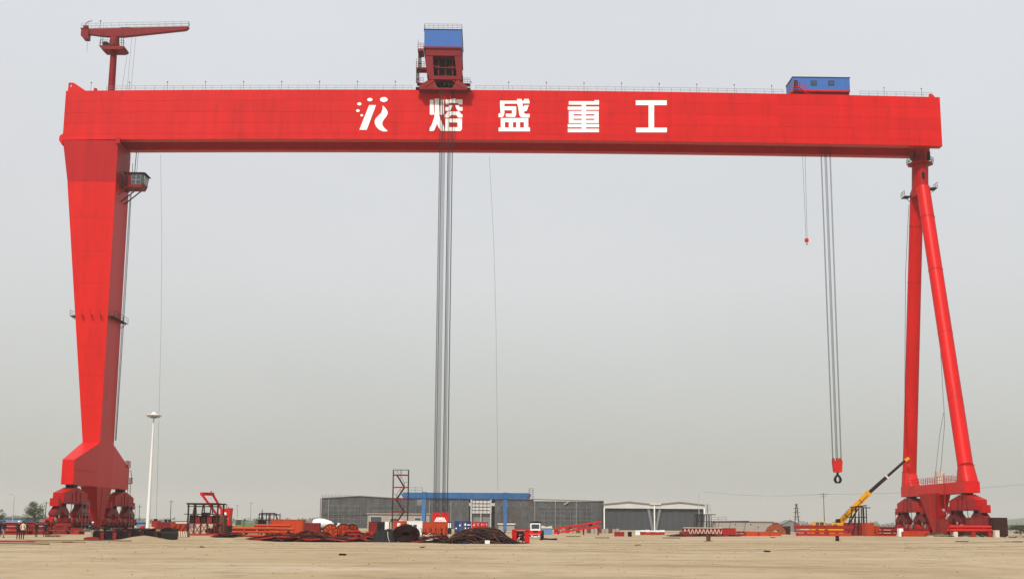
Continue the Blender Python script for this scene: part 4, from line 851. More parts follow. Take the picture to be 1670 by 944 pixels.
# ================================================================== YARD OBJECTS
def base(px, Y): x = X(px, Y); return x, gz(x, Y)
def container(name, label, pa, pb, ptop, Y, mt, depth=2.4, group=None, ribs=.30, doors=False, cat='container', top=None, post=None):
    xa, xb = X(pa, Y), X(pb, Y); zt1 = Z((pa + pb) / 2, ptop, Y); g_ = gz((xa + xb) / 2, Y) + .02
    h = thing(name, label, cat, ((xa + xb) / 2, Y + depth / 2, g_), group)
    MB().box(xa + .05, xb - .05, Y + .05, Y + depth - .05, g_ + .12, zt1 - .05).build('body', mt, h)
    b = MB(); x = xa + .18
    while x < xb - .18: b.box(x, x + ribs * .5, Y + .012, Y + .049, g_ + .2, zt1 - .14); x += ribs
    b.build('corrugation', mt, h)
    for sx_ in (xa, xb - .14):
        for sy_ in (Y - .01, Y + depth - .13): MB().box(sx_, sx_ + .14, sy_, sy_ + .14, g_, zt1).build('corner_post', post or mt, h)
    for z in (g_ + .0, zt1 - .13): MB().box(xa + .141, xb - .141, Y - .005, Y + .011, z + .005, z + .125).build('rail', post or mt, h)
    MB().box(xa + .05, xb - .05, Y + .05, Y + depth - .05, zt1 - .049, zt1 - .01).build('roof', top or mt, h)
    if doors:
        xm = (xa + xb) / 2
        for x in (xm - .6, xm - .25, xm + .25, xm + .6): MB().tube((x, Y - .03, g_ + .15), (x, Y - .03, zt1 - .15), .025, n=6).build('lock_rod', 'galv', h)
    return h, xa, xb, g_, zt1
def marks(h, Y, rects, mt='white_letter', name='painted_mark'):
    b = MB()
    for (a, t, c_, d) in rects: b.box(X(a, Y), X(c_, Y), Y - .008, Y + .005, Z(a, d, Y), Z(a, t, Y))
    b.build(name, mt, h)
def posts(h, name, mt, segs, t):
    for p, q in segs: MB().beam(p, q, t).build(name, mt, h)
def frame_box(b, x0, x1, y0, y1, z0, z1, t=.12, nx=3, diag=False):
    for y in (y0, y1):
        for i in range(nx + 1): x = x0 + (x1 - x0) * i / nx; b.beam((x, y, z0), (x, y, z1), t)
        for z in (z0, z1): b.beam((x0, y, z), (x1, y, z), t)
        if diag:
            for i in range(nx): b.beam((x0 + (x1 - x0) * i / nx, y, z0 if i % 2 else z1), (x0 + (x1 - x0) * (i + 1) / nx, y, z1 if i % 2 else z0), t * .7)
    for x in (x0, x1):
        for z in (z0, z1): b.beam((x, y0, z), (x, y1, z), t)
    return b
def beams(n_, label, group, pa, pb, Y, rows, mt='red_steel', kind='i', w_=.32, h_=.42, z0=None, dy=.5, name='steel_beam', jit=.5):
    xa, xb = X(pa, Y), X(pb, Y); g_ = gz((xa + xb) / 2, Y) if z0 is None else z0; k = 0
    for r_ in range(rows):
        z = g_ + .02 + r_ * (h_ + .10) + h_ / 2
        for c_ in range(n_):
            y = Y + c_ * dy + random.uniform(-.04, .04); j0, j1 = random.uniform(-jit, jit), random.uniform(-jit, jit)
            b = MB(); p, q = (xa + j0, y, z), (xb + j1, y + random.uniform(-.1, .1), z)
            if kind == 'i': b.ibeam(p, q, w_, h_)
            elif kind == 'box':
                b.beam(p, q, w_, h_)
                for xx in (p[0] - .012, q[0] + .012): b.beam((xx - .01, y, z), (xx + .01, y, z), w_ + .06, h_ + .03)
            else:
                b.path([p, q], h_ / 2, 12, cap=False); b.path([p, q], h_ / 2 - .03, 12, cap=False)
            o = b.build(name, mt, loc=(xa, Y, g_ + .02 + r_ * (h_ + .10)), smooth=(kind == 'pipe')); tag(o, label, {'i': 'steel beam', 'box': 'steel beam', 'pipe': 'pipe'}[kind], group)
        if r_ < rows - 1:
            for xx in (xa + (xb - xa) * .2, xa + (xb - xa) * .8):
                o = MB().box(xx - .08, xx + .08, Y - .25, Y + (n_ - 1) * dy + .25, z + h_ / 2 + .005, z + h_ / 2 + .095).build('timber_spacer', 'wood', loc=(xx, Y, z + h_ / 2)); tag(o, 'short timber spacer between layers: ' + group.replace('the ', ''), 'timber', 'timber spacers, ' + group)
# ---- left: steel stacks behind the workers
beams(3, 'dull red steel beam in the low stack behind the workers at far left', 'beams stacked behind the workers', -20, 44, 176, 3, w_=.35, h_=.45)
beams(3, 'dark red box beam in the stack behind the two dark-clad workers', 'box beams beside the left bogie', 40, 84, 182, 3, kind='box', w_=.4, h_=.48, mt='primer_red')
beams(2, 'dark red box beam in the long stack below the front left bogie', 'box beams below the front left bogie', 84, 112, 186, 3, kind='box', w_=.4, h_=.45, mt='primer_red')
beams(2, 'short red beam lying crosswise in front of the left crane leg', 'short beams in front of the left leg', 113, 133, 190, 2, kind='box', w_=.35, h_=.4, mt='red_steel', jit=.8)
for i, (px, py, l, w_, mt) in enumerate(((10, 882, 7, .5, 'wood'), (45, 884, 8, .4, 'primer_red'), (75, 882.5, 6, .35, 'wood'), (105, 882, 7, .3, 'rust'), (130, 884, 5, .5, 'concrete'), (20, 887.5, 6, .35, 'rust'), (100, 884.5, 4, .3, 'wood'), (170, 882.5, 5, .4, 'rust_light'))):
    d = at(px, py, 100); k = CAMZ / (CAMZ - d.z) if d.z < CAMZ else 1; Y = 100 * k; x = X(px, Y); g_ = gz(x, Y); a = R(random.uniform(-12, 12))
    o = MB(Matrix.Translation((x, Y, g_ + .04)) @ Matrix.Rotation(a, 4, 'Z')).box(-l / 2, l / 2, -w_ / 2, w_ / 2, -.04, .06).build('plank', mt, loc=(x, Y, g_))
    tag(o, ('weathered timber plank on the sand at the left edge, before the walking person', 'long dull red plate on the sand before the cream jacketed person', 'timber plank on the sand below the two dark-clad persons', 'narrow rusty bar on the sand right of the dark-clad pair', 'pale concrete slab on the sand left of the dark red plate stack', 'nearest rusty bar on the sand at the lower left', 'short timber lath lying just in front of the narrow rusty bar', 'brown steel strip on the sand before the black pontoon')[i], 'plank', 'planks laid on the sand at left')
x, g_ = base(88, 155)
b = MB()
for i in range(34): p = Vector((x + random.gauss(0, .5), 155 + random.gauss(0, .3), g_ + random.uniform(.03, .2))); d = Vector((random.uniform(-1, 1), random.uniform(-1, 1), random.uniform(-.2, .2))).normalized() * random.uniform(.15, .45); b.beam(p - d, p + d, random.uniform(.06, .2), .06)
tag(b.build('rubble_heap', 'wood', loc=(x, 155, g_)), 'small heap of timber scraps right of the two dark-clad workers', 'rubble')
# black pontoon
def blk(name, label, pa, pb, pt, Y, d, mt='black_steel', cat='steel block', group=None, bev=.12, ramp=0):
    xa, xb = X(pa, Y), X(pb, Y); zt1 = Z((pa + pb) / 2, pt, Y); g_ = gz((xa + xb) / 2, Y) - .04
    h = thing(name, label, cat, ((xa + xb) / 2, Y + d / 2, g_), group)
    MB().prism([(xa + bev, g_), (xb - bev, g_), (xb + ramp, g_ + bev), (xb, zt1 - bev), (xb - bev, zt1), (xa + bev, zt1), (xa, zt1 - bev), (xa, g_ + bev)], Y, Y + d, 'y').build('hull', mt, h)
    n_ = max(2, int((xb - xa) / 1.2))
    for i in range(n_ + 1): x = xa + .1 + (xb - xa - .3) * i / n_; MB().box(x, x + .1, Y - .05, Y - .002, g_ + .1, zt1 - .12).build('side_rib', mt, h)
    MB().box(xa + .2, xb - .2, Y + .1, Y + d - .1, zt1 + .002, zt1 + .05).build('deck_plate', 'rust' if mt == 'black_steel' else mt, h)
    return h, xa, xb, g_, zt1
h, xa, xb, g_, zt1 = blk('pontoon', 'long low black steel pontoon on the sand left of the sand hump', 152, 264, 866.4, 131, 7, cat='pontoon')
for i in range(7): x = xa + .6 + i * (xb - xa - 1.2) / 6; MB().box(x - .2, x + .2, 132 + i % 3, 132.5 + i % 3, zt1 + .05, zt1 + .25 + .1 * (i % 2)).build('deck_fitting', ('wood', 'grey_metal', 'red_steel')[i % 3], h)
for i in range(22):
    x = random.uniform(xa + .5, xb - .5); l = random.uniform(.4, 1.3); MB(Matrix.Translation((x, 131.3 + random.uniform(0, 3.5), zt1 + .10 + random.uniform(0, .12))) @ Matrix.Rotation(random.uniform(0, 3.1), 4, 'Z') @ Matrix.Rotation(random.gauss(0, .12), 4, 'X')).box(-l / 2, l / 2, -.25, .25, -.03, random.uniform(.03, .22)).build('deck_plate', random.choice(('black_steel', 'rust', 'primer_red', 'dark_frame')), h)
for f_ in (.12, .3, .52, .7, .9): x = xa + (xb - xa) * f_; MB().box(x, x + .35, 130.85, 130.998, g_ + .1, zt1 - .1 + .2 * random.random()).build('fender', 'primer_red' if f_ < .4 else 'rust', h)
blk('steel_plate_stack', 'low dark red plate stack at the foot of the helmeted worker', 138, 163, 876, 130.5, 4, mt='primer_red', cat='plate stack', bev=.03)
blk('steel_skip', 'dark steel skip just right of the black pontoon', 266, 281, 860.5, 150, 3, cat='skip')
# red tanks, crate
h, xa, xb, g_, zt1 = container('red_tank_box', 'dark red ribbed tank box with two lugs left of the red frame', 262, 280, 850.5, 200, 'primer_red', cat='tank')
for f in (.25, .6): MB().box(xa + (xb - xa) * f, xa + (xb - xa) * f + .3, 200.5, 201, zt1, zt1 + .35).build('lug', 'black_steel', h)
h, xa, xb, g_, zt1 = container('small_red_tank', 'small red tank box right beside the white mast foot', 247, 256, 848.5, 215, 'red_steel', cat='tank')
MB().box(xa + .2, xb - .2, 215.4, 216, zt1, zt1 + .3).build('lug', 'black_steel', h)
h, xa, xb, g_, zt1 = container('red_bin', 'bright orange red bin with diagonal braces beside the red frame', 279, 303, 853, 190, 'orange', cat='bin')
b = MB(); 
for i in range(3): b.beam((xa + (xb - xa) * i / 3, 189.95, g_ + .2), (xa + (xb - xa) * (i + 1) / 3, 189.95, zt1 - .2), .12)
b.build('brace', 'primer_red', h)
xa, xb = X(281, 160), X(306, 160); g_ = gz(xa, 160); zt1 = Z(290, 866, 160)
h = thing('slatted_crate', 'pale crate with slanting slats in front of the orange red bin', 'crate', ((xa + xb) / 2, 160, g_))
MB().box(xa, xb, 160.1, 161.4, g_, zt1).build('core', 'wood', h)
for i in range(7): x = xa + (xb - xa) * i / 7; MB().hexa([(x + .12, 160.0, g_ + .02), (x + .26, 160.0, g_ + .02), (x + .26, 160.09, g_ + .02), (x + .12, 160.09, g_ + .02), (x, 160.0, zt1), (x + .14, 160.0, zt1), (x + .14, 160.09, zt1), (x, 160.09, zt1)]).build('slat', 'cream', h)
# small things behind pontoon
for i, (px, pt, w_, mt, lb) in enumerate(((232, 857, 8, 'red_bright', 'bright red drum standing between the bogie and white mast'), (248, 859, 9, 'cream', 'pale pallet cage at the foot of the white mast'), (212, 861, 6, 'galv', 'small white box on the pontoon side near the rear bogie'))):
    Y = 165; x = X(px, Y); g_ = gz(x, Y); z = Z(px, pt, Y); o = MB().lathe((x, Y, g_), [(.28, 0), (.3, .03), (.3, (z - g_) * .5), (.33, (z - g_) * .52), (.3, (z - g_) * .55), (.3, z - g_ - .03), (.26, z - g_)], 14).build('drum', mt, loc=(x, Y, g_), smooth=True); tag(o, lb, 'drum')
# ---- big red-dark steel frame with crawler crane behind it
FY = 185; xa, xb = X(306, FY), X(354, FY); g_ = gz(xa, FY); zt1 = Z(330, 821, FY); zm = Z(330, 838, FY); zf = Z(330, 853, FY)
h = thing('steel_frame_cage', 'large open dark red steel cage in front of the red crane', 'steel frame', ((xa + xb) / 2, FY, g_))
posts(h, 'corner_post', 'dark_frame', [((x, y, g_), (x, y, zt1)) for x in (xa, xb) for y in (FY, FY + 4)], .2)
b = MB(); 
for y in (FY, FY + 4): b.beam((xa - .3, y, zt1), (xb + .3, y, zt1), .22); b.beam((xa - .2, y, zt1 - .35), (xb + .2, y, zt1 - .35), .1); b.beam((xa - .6, y, zm), (xb + .2, y, zm), .1)
for x in (xa, xb): b.beam((x, FY, zt1), (x, FY + 4, zt1), .2)
b.build('top_beam', 'dark_frame', h)
for f, l in ((.17, -.15), (.27, .1), (.46, -.15), (.55, .1), (.75, -.1), (.83, .05)): x = xa + (xb - xa) * f; MB().beam((x, FY - .02, zm), (x - l, FY - .02, zt1 - .1), .15).build('upright', 'dark_frame', h)
for i, f in enumerate((.02, .22, .42, .62, .82)):
    x = xa + (xb - xa) * f; MB().box(x + .05, x + (xb - xa) * .17, FY + .3, FY + 3, zf, zm - .1 + (.35 if i == 2 else -.1 * (i % 2))).build('stored_box', 'primer_red' if i % 2 else 'dark_frame', h)
b = MB(); frame_box(b, xa, xb + .6, FY - .03, FY + 3.8, g_ + .1, zf, .12, 5, True); b.build('lower_truss', 'primer_red', h)
MB().box(xa + .3, xb + 1.6, FY - .4, FY + 3.4, g_, g_ + .25).build('skid', 'red_steel', h)
MB().box(xb - .2, xb + .9, FY + .2, FY + 2.4, g_ + .3, zm - .1).build('side_box', 'rust_light', h)
# red crawler crane
CY = 215; x = X(365, CY); g_ = gz(x, CY)
h = thing('red_crawler_crane', 'bright red crane with forked mast leaning left behind the steel cage', 'crane', (x, CY, g_))
p = lambda a, c_: at(a, c_, CY)
def poly_px(pts, y0, y1, name, mt, par): return MB().prism([(at(a, c_, CY).x, at(a, c_, CY).z) for a, c_ in pts], y0, y1, 'y').build(name, mt, par)
poly_px([(361, 829), (378, 828), (376, 846), (368, 843), (366, 838), (361, 838)], CY - .9, CY + 1.2, 'upper_house', 'red_bright', h)
poly_px([(364, 846), (376, 846), (376, 857), (364, 857)], CY - 1.0, CY + 1.4, 'engine_house', 'red_bright', h)
poly_px([(367, 835), (371, 835), (371, 841), (369, 843)], CY - .95, CY - .91, 'house_window', 'white', h)
for dy, (a0, c0, a1, c1) in ((-1.1, (331.5, 806, 362, 847)), (1.3, (344.5, 806, 366, 843))): MB().beam(p(a0, c0) + Vector((0, dy, 0)), p(a1, c1) + Vector((0, dy, 0)), .3, .34).build('mast_arm', 'paint_red_dull', h)
b = MB(); b.beam(p(331, 805) + Vector((0, -1.1, 0)), p(344.5, 805) + Vector((0, 1.3, 0)), .6, .5); b.build('mast_head', 'red_bright', h)
MB().beam(p(344, 803), p(344.5, 800), .12).build('mast_tip', 'black_steel', h)
MB().beam(p(342, 820.5) + Vector((0, -1, 0)), p(352, 820.5) + Vector((0, 1.2, 0)), .2).build('mast_tie', 'paint_red_dull', h)
for a, c_ in ((370, 821), (373, 826)): MB().beam(p(a, c_), p(a, 830), .1).build('exhaust', 'black_steel', h)
for dy in (-1.6, 1.4):
    z0 = g_ + .05; zt1 = Z(365, 860, CY); b = MB().prism([(x - 2.6, z0 + .25), (x - 2.3, z0), (x + 2.3, z0), (x + 2.6, z0 + .25), (x + 2.6, z0 + .6), (x + 2.2, z0 + .85), (x - 2.2, z0 + .85), (x - 2.6, z0 + .6)], CY + dy - .35, CY + dy + .35, 'y'); b.build('crawler_track', 'black_steel', h)
MB().box(x - 1.2, x + 1.4, CY - 1.2, CY + 1.0, g_ + .5, Z(365, 856.5, CY) - .01).build('turntable', 'black_steel', h)
# green truck
GY = 235; x0, x1 = X(382, GY), X(416, GY); g_ = gz(x0, GY); h = thing('green_truck', 'green and cream truck behind the red pipe stack', 'truck', ((x0 + x1) / 2, GY, g_))
zr = Z(390, 845.5, GY); MB().prism([(x0 + .1, g_ + .7), (x0, g_ + 1.2), (x0 + .15, zr - .15), (x0 + .35, zr), (x0 + 1.6, zr), (x0 + 1.65, g_ + .7)], GY, GY + 2.2, 'y').build('cab', 'green', h)
MB().box(x0 + .3, x0 + 1.2, GY - .03, GY - .002, g_ + 1.45, zr - .2).build('side_window', 'glass', h); MB().box(x0 + .1, x0 + 1.65, GY - .02, GY + 2.22, zr - .12, zr + .06).build('cab_roof', 'cream', h)
MB().box(x0 + 1.75, x1, GY - .02, GY + 2.3, g_ + .95, zr - .35).build('cargo_body', 'green', h); MB().box(x0 + 1.8, x1 - .05, GY - .06, GY - .021, zr - .9, zr - .45).build('tarp_band', 'grey_metal', h)
MB().box(x0 + .2, x1, GY + .4, GY + 1.8, g_ + .6, g_ + .9).build('chassis', 'black_steel', h)
for xx in (x0 + .8, x1 - 1.6, x1 - .6): 
    for yy in (GY + .15, GY + 2.05): MB().lathe((xx, yy, g_ + .45), [(.15, -.13), (.45, -.12), (.45, .12), (.15, .13)], 14, 'y').build('wheel', 'rubber', h)
# pipes in front
beams(5, 'orange red steel pipe in the long stack in front of the orange container', 'pipes in front of the orange container', 388, 445, 165, 3, mt='orange', kind='pipe', w_=.3, h_=.34, dy=.4, name='steel_pipe', jit=1.0)
beams(4, 'short orange red pipe in the stack right of the long pipe stack', 'short pipes below the orange container', 447, 474, 167, 3, mt='orange', kind='pipe', w_=.3, h_=.32, dy=.4, name='steel_pipe', jit=.6)
beams(3, 'orange red pipe on the topmost layer of the pipe stacks', 'top layer of pipes', 410, 470, 170, 1, mt='orange', kind='pipe', w_=.3, h_=.34, dy=.4, name='steel_pipe', z0=1.25)
# dark canopy frame
KY = 205; xa, xb = X(422, KY), X(453, KY); g_ = gz(xa, KY); h = thing('canopy_frame', 'dark open canopy frame standing left of the orange container', 'steel frame', ((xa + xb) / 2, KY, g_))
zt1 = Z(438, 836.5, KY); zm = Z(438, 847.5, KY)
posts(h, 'upright', 'dark_frame', [((xa + (xb - xa) * f, KY, g_), (xa + (xb - xa) * f - (.15 if f > .9 else 0), KY, zt1)) for f in (0, .18, .38, .52, .58, .78, .96)], .13)
MB().path([(xa, KY, zt1 - .25), (xa + .3, KY, zt1), (xb - .5, KY, zt1), (xb, KY, zm)], .1, 6).build('top_bow', 'dark_frame', h)
MB().box(xa - .5, xb, KY - .05, KY + .05, zm - .07, zm + .07).build('mid_rail', 'dark_frame', h); MB().box(xa - .2, xa + .9, KY + .1, KY + 1, g_ + .5, zm).build('generator', 'black_steel', h)
MB().box(xa + .3, xa + .4, KY + .4, KY + .5, zt1, zt1 + .6).build('exhaust', 'dark_frame', h)
for f in (.0, .98): x = xa + (xb - xa) * f; MB().beam((x, KY + 2.2, g_), (x, KY + 2.2, zt1), .13).build('rear_upright', 'dark_frame', h)
MB().path([(xa, KY + 2.2, zt1 - .2), (xb, KY + 2.2, zt1 - .2)], .09, 6).build('rear_bow', 'dark_frame', h)
container('orange_container', 'large bright orange container left of the cable reels', 441, 494, 846.5, 200, 'orange', depth=2.6, group='containers of the yard')
container('dark_red_container', 'dull dark red container right of the large orange one', 495, 520, 852, 208, 'primer_red', group='containers of the yard')
# white concrete mixer
WY = 260; x = X(520, WY); g_ = gz(x, WY); h = thing('concrete_mixer', 'white concrete mixer truck with its drum toward the halls', 'truck', (x, WY, g_))
zc = Z(525, 853.5, WY); MB().lathe((X(508, WY), WY + 1.2, zc), [(.25, 0), (.75, .15), (1.0, 1.0), (1.0, 2.1), (.7, 3.2), (.4, 3.9)], 20, 'x').build('drum', 'white', h, smooth=True)
xc = X(541, WY); MB().prism([(xc, g_ + .7), (xc + 1.6, g_ + .7), (xc + 1.55, g_ + 1.6), (xc + 1.35, Z(545, 852, WY)), (xc + .1, Z(545, 852, WY))], WY, WY + 2.3, 'y').build('cab', 'white', h); MB().box(xc + .35, xc + 1.1, WY - .03, WY - .002, g_ + 1.45, g_ + 2.0).build('side_window', 'glass', h)
MB().box(X(508, WY), xc + 1.4, WY + .4, WY + 2, g_ + .5, g_ + .75).build('chassis', 'black_steel', h)
for xx in (X(511, WY), X(518, WY), xc + .6):
    for yy in (WY + .1, WY + 2.1): MB().lathe((xx, yy, g_ + .5), [(.15, -.13), (.5, -.12), (.5, .12), (.15, .13)], 14, 'y').build('wheel', 'rubber', h)
# cable reels
def reel(px, ptop, Y, r, label, turn=0):
    x, g_ = base(px, Y); h = thing('cable_reel', label, 'cable reel', (x, Y, g_), 'orange cable reels')
    Mx = Matrix.Translation((x, Y, g_ + r)) @ Matrix.Rotation(R(turn), 4, 'Z')
    MB(Mx).lathe((0, 0, 0), [(r * .5, .07), (r * .5, .9)], 20, 'y').build('cable_drum', 'rust', h)
    for y in (0, .92):
        MB(Mx).lathe((0, y, 0), [(.12, 0), (r, 0), (r, .05), (.12, .05)], 28, 'y').build('flange', 'orange', h)
    b = MB(Mx)
    for i in range(10): a = 2 * math.pi * i / 10; b.beam((.2 * math.cos(a), -.03, .2 * math.sin(a)), (r * .97 * math.cos(a), -.03, r * .97 * math.sin(a)), .05, .05, up=(0, 1, 0))
    b.path([(r * math.cos(6.2832 * i / 28), -.03, r * math.sin(6.2832 * i / 28)) for i in range(28)], .045, 5, closed=True); b.build('spokes', 'dark_frame', h)
reel(539, 856, 150, .84, 'leftmost orange spoked cable reel'); reel(560, 855, 152, .86, 'middle orange spoked cable reel', 8); reel(574, 856, 154, .84, 'rightmost orange cable reel, turned partly away', 30)
# containers around the hook block
h, xa, xb, g_, zt1 = container('open_red_container', 'red container with open dark door left of the stair tower foot', 601, 634, 850, 225, 'primer_red', group='containers of the yard')
MB().box(X(615, 225), X(628, 225), 224.93, 224.99, g_ + .15, zt1 - .15).build('dark_doorway', 'black', h); MB().box(X(628, 224.8), X(634.5, 224.8), 224.2, 224.9, g_ + .5, zt1).build('open_door', 'white', h)
h, xa, xb, g_, zt1 = container('lettered_container', 'orange brown container with a white letter E', 641, 662, 849, 222, 'orange', group='containers of the yard')
marks(h, 221.985, ((648, 852.5, 649.6, 857.5), (649.7, 852.5, 653, 853.6), (649.7, 854.4, 652.6, 855.5), (649.7, 856.4, 653, 857.5)))
MB().box(X(650, 222), X(656, 222), 222.3, 223, zt1, zt1 + .15).build('roof_vent', 'cream', h)
h, xa, xb, g_, zt1 = container('white_site_cabin', 'white ribbed site cabin with two dark windows right of the lettered container', 662.5, 688.5, 849, 228, 'white', cat='cabin')
for a, c_ in ((667, 672), (674, 679.5)): MB().box(X(a, 228), X(c_, 228), 227.95, 228.009, Z(670, 862, 228), Z(670, 855, 228)).build('window', 'glass', h)
h, xa, xb, g_, zt1 = container('orange_site_container', 'orange brown container in front of the chevroned hook block', 689, 730, 850.6, 232, 'orange', group='containers of the yard')
MB().box(X(729.6, 232), X(736, 232), 232.2, 234, g_ + .1, zt1 + .02).build('end_cabin', 'dark_frame', h)
for a in (730.5, 733.5): MB().box(X(a, 232), X(a + 2, 232), 232.1, 232.19, zt1 - 1.0, zt1 - .15).build('window', 'white', h)
h, xa, xb, g_, zt1 = container('blue_container', 'dark blue container with white markings left of the red lettered one', 741, 768, 849.2, 292, 'blue_dark', ribs=.4, group='containers of the yard', doors=True, top='galv')
marks(h, 291.985, ((749, 854.5, 751, 857.5), (757.5, 853, 760, 856.5), (762, 854.5, 767, 856), (743, 860, 745, 862), (758, 859.5, 760, 862), (763, 860, 766, 862)))
h, xa, xb, g_, zt1 = container('lettered_red_container', 'bright red container with faint yellow lettering below the blue gantry', 769, 796, 850.3, 290, 'red_bright', ribs=.4, group='containers of the yard')
marks(h, 289.985, ((771.5, 855, 773, 857), (773.2, 853, 774.4, 857), (778, 853, 781, 854), (779, 854.3, 780, 857), (785, 853, 786, 857), (787, 854, 789.5, 855.2), (792, 853.4, 794.5, 854.6), (793, 855, 794, 857), (771, 859.5, 775, 860.4), (777, 859.5, 781, 860.4), (786, 859.5, 791, 860.4)), mt='cream')
# heaps -------------------------------------------------------------
def heap(name, label, pa, pb, Y, hgt, dep, mt, n_=120, lens=(1, 3), th=(.04, .12), core='black_steel', cat='scrap heap', curved=False, mts=('rust', 'primer_red', 'black_steel', 'rust_light', 'rust', 'red_steel', 'black_steel', 'rust', 'rust')):
    xa, xb = X(pa, Y), X(pb, Y); xm, hw = (xa + xb) / 2, (xb - xa) / 2; g_ = gz(xm, Y)
    h = thing(name, label, cat, (xm, Y, g_))
    b = MB(); nx, ny = 26, 9; grid = []
    hh = lambda u, v: max(0, (1 - abs(u) ** 2.6)) ** .6 * max(0, 1 - v * v) ** .5 * hgt * (.72 + .35 * noise.noise((u * 2.4 + pa, v * 1.7, 2)))
    for j in range(ny):
        v = -1 + 2 * j / (ny - 1)
        for i in range(nx): u = -1 + 2 * i / (nx - 1); grid.append((xm + u * hw, Y + v * dep, g_ - .06 + hh(u, v)))
    k = b.addv(grid)
    for j in range(ny - 1):
        for i in range(nx - 1): b.face(k + j * nx + i, k + j * nx + i + 1, k + (j + 1) * nx + i + 1, k + (j + 1) * nx + i)
    b.build('core', core, h)
    bs_ = {m_: MB() for m_ in sorted(set(mts))}
    for i in range(n_):
        u, v = random.uniform(-.95, .95), random.uniform(-.95, .6); p_ = Vector((xm + u * hw, Y + v * dep, g_ + hh(u, v) + .03)); l = random.uniform(*lens); a = random.gauss(0, .35) if random.random() < .75 else random.uniform(0, 3.14)
        d = Vector((math.cos(a), math.sin(a) * .6, random.gauss(0, .08))) * l / 2; t_ = random.uniform(*th); bb = bs_[random.choice(mts)]
        def onto(q):
            uu, vv = (q.x - xm) / hw, (q.y - Y) / dep
            return Vector((q.x, q.y, g_ + (hh(uu, vv) if abs(uu) < 1 and abs(vv) < 1 else 0) + t_ * .6 + .02))
        if curved: bb.path([onto(p_ - d), onto(p_ - d * .4) + Vector((0, 0, .03)), onto(p_ + d * .3) + Vector((0, 0, .03)), onto(p_ + d)], t_ / 2, 5)
        elif random.random() < .3: bb.beam(onto(p_ - d), onto(p_ + d), t_ * 4, t_ * .4)
        else: bb.beam(onto(p_ - d), onto(p_ + d), t_, t_)
    for m_, bb in bs_.items():
        if bb.v: o = bb.build('scrap', m_, h); o['kind'] = 'stuff'
    return h
heap('scrap_steel_heap', 'long low heap of dark rusty steel scrap in front of the cable reels', 415, 560, 127, .85, 2.2, 'rust', 190, (1, 4), (.05, .14))
heap('scrap_steel_heap', 'tangled rusty steel heap right of the long low heap', 545, 618, 129, 1.0, 2.0, 'rust', 120, (.8, 2.6), (.05, .12))
heap('rebar_mound', 'large mound of bent rusty reinforcing bars with small white board', 733, 832, 123.5, 1.75, 2.6, 'rust', 520, (1.6, 3.8), (.05, .10), core='black_steel', cat='rebar mound', curved=True, mts=('rust', 'black_steel', 'rust_light', 'rust', 'black_steel', 'rust'))
heap('tangled_scrap', 'tangle of rusty offcuts and rods left of the rebar mound', 680, 740, 127, 1.0, 1.8, 'rust', 170, (.5, 1.8), (.03, .09), cat='scrap heap', mts=('rust', 'rust_light', 'primer_red', 'cream', 'black_steel'))
x, g_ = base(795, 120); h = tag(MB().box(x - .22, x + .22, 120.0, 120.05, gz(x, 120) + .02, gz(x, 120) + .32).build('marker_board', 'white', loc=(x, 120, g_)), 'tiny white marker board propped at the foot of the rebar mound', 'board')
b = MB(); 
for i in range(14): xx = X(688 + i * 3.2, 131); z0 = gz(xx, 131); b.beam((xx, 131 + random.uniform(-.5, .5), z0), (xx + random.uniform(-.3, .3), 131, z0 + random.uniform(1.0, 1.75)), .045)
tag(b.build('upright_bars', 'rust', loc=(X(710, 131), 131, 0)), 'thin upright rusty bars sticking up behind the tangled offcuts', 'steel bars')
heap('plate_offcut_heap', 'dark heap of plate offcuts right behind the long low scrap heap', 470, 545, 136, 1.0, 1.8, 'rust', 150, (.6, 2.0), (.06, .16))
heap('pipe_fitting_heap', 'low dark heap of fittings between the steel cage and long pipes', 352, 400, 160, .7, 1.6, 'rust', 90, (.5, 1.6), (.06, .14))
heap('rod_heap', 'low rusty heap of rods in front of the containers and stair tower', 598, 650, 140, .9, 1.6, 'rust', 110, (.6, 2.0), (.05, .12))
heap('coupling_heap', 'thin rusty line of scrap in front of the zigzag lattice boom', 1090, 1205, 222, .45, 1.2, 'rust', 90, (.6, 1.8), (.06, .14), core='rust')
# black tarped block and rolled coil
x0, x1 = X(608, 126), X(646, 126); g_ = gz(x0, 126); h = thing('tarpaulin_heap', 'black tarpaulin covered heap left of the wire coil', 'tarpaulin', ((x0 + x1) / 2, 126, g_))
b = MB(); nx, ny = 22, 10; grid = []
for j in range(ny):
    v = -1 + 2 * j / (ny - 1)
    for i in range(nx): u = -1 + 2 * i / (nx - 1); grid.append(((x0 + x1) / 2 + u * (x1 - x0) / 2, 127.5 + v * 1.6, g_ - .03 + 1.28 * max(0, 1 - abs(u) ** 6) ** .4 * max(0, 1 - abs(v) ** 5) ** .5 * (.93 + .12 * noise.noise((u * 3, v * 3, 4)))))
k = b.addv(grid)
for j in range(ny - 1):
    for i in range(nx - 1): b.face(k + j * nx + i, k + j * nx + i + 1, k + (j + 1) * nx + i + 1, k + (j + 1) * nx + i)
b.build('tarpaulin_sheet', 'black', h); MB().path([(x1 - .6, 125.95, g_ + .05), (x1 - .75, 125.9, g_ + .5), (x1 - .8, 126.2, g_ + 1.0)], .03, 5).build('tie_rope', 'cream', h)
x, g_ = base(662, 126); h = thing('wire_coil', 'big round coil of rusty wire rod between tarpaulin and offcuts', 'wire coil', (x, 126, g_))
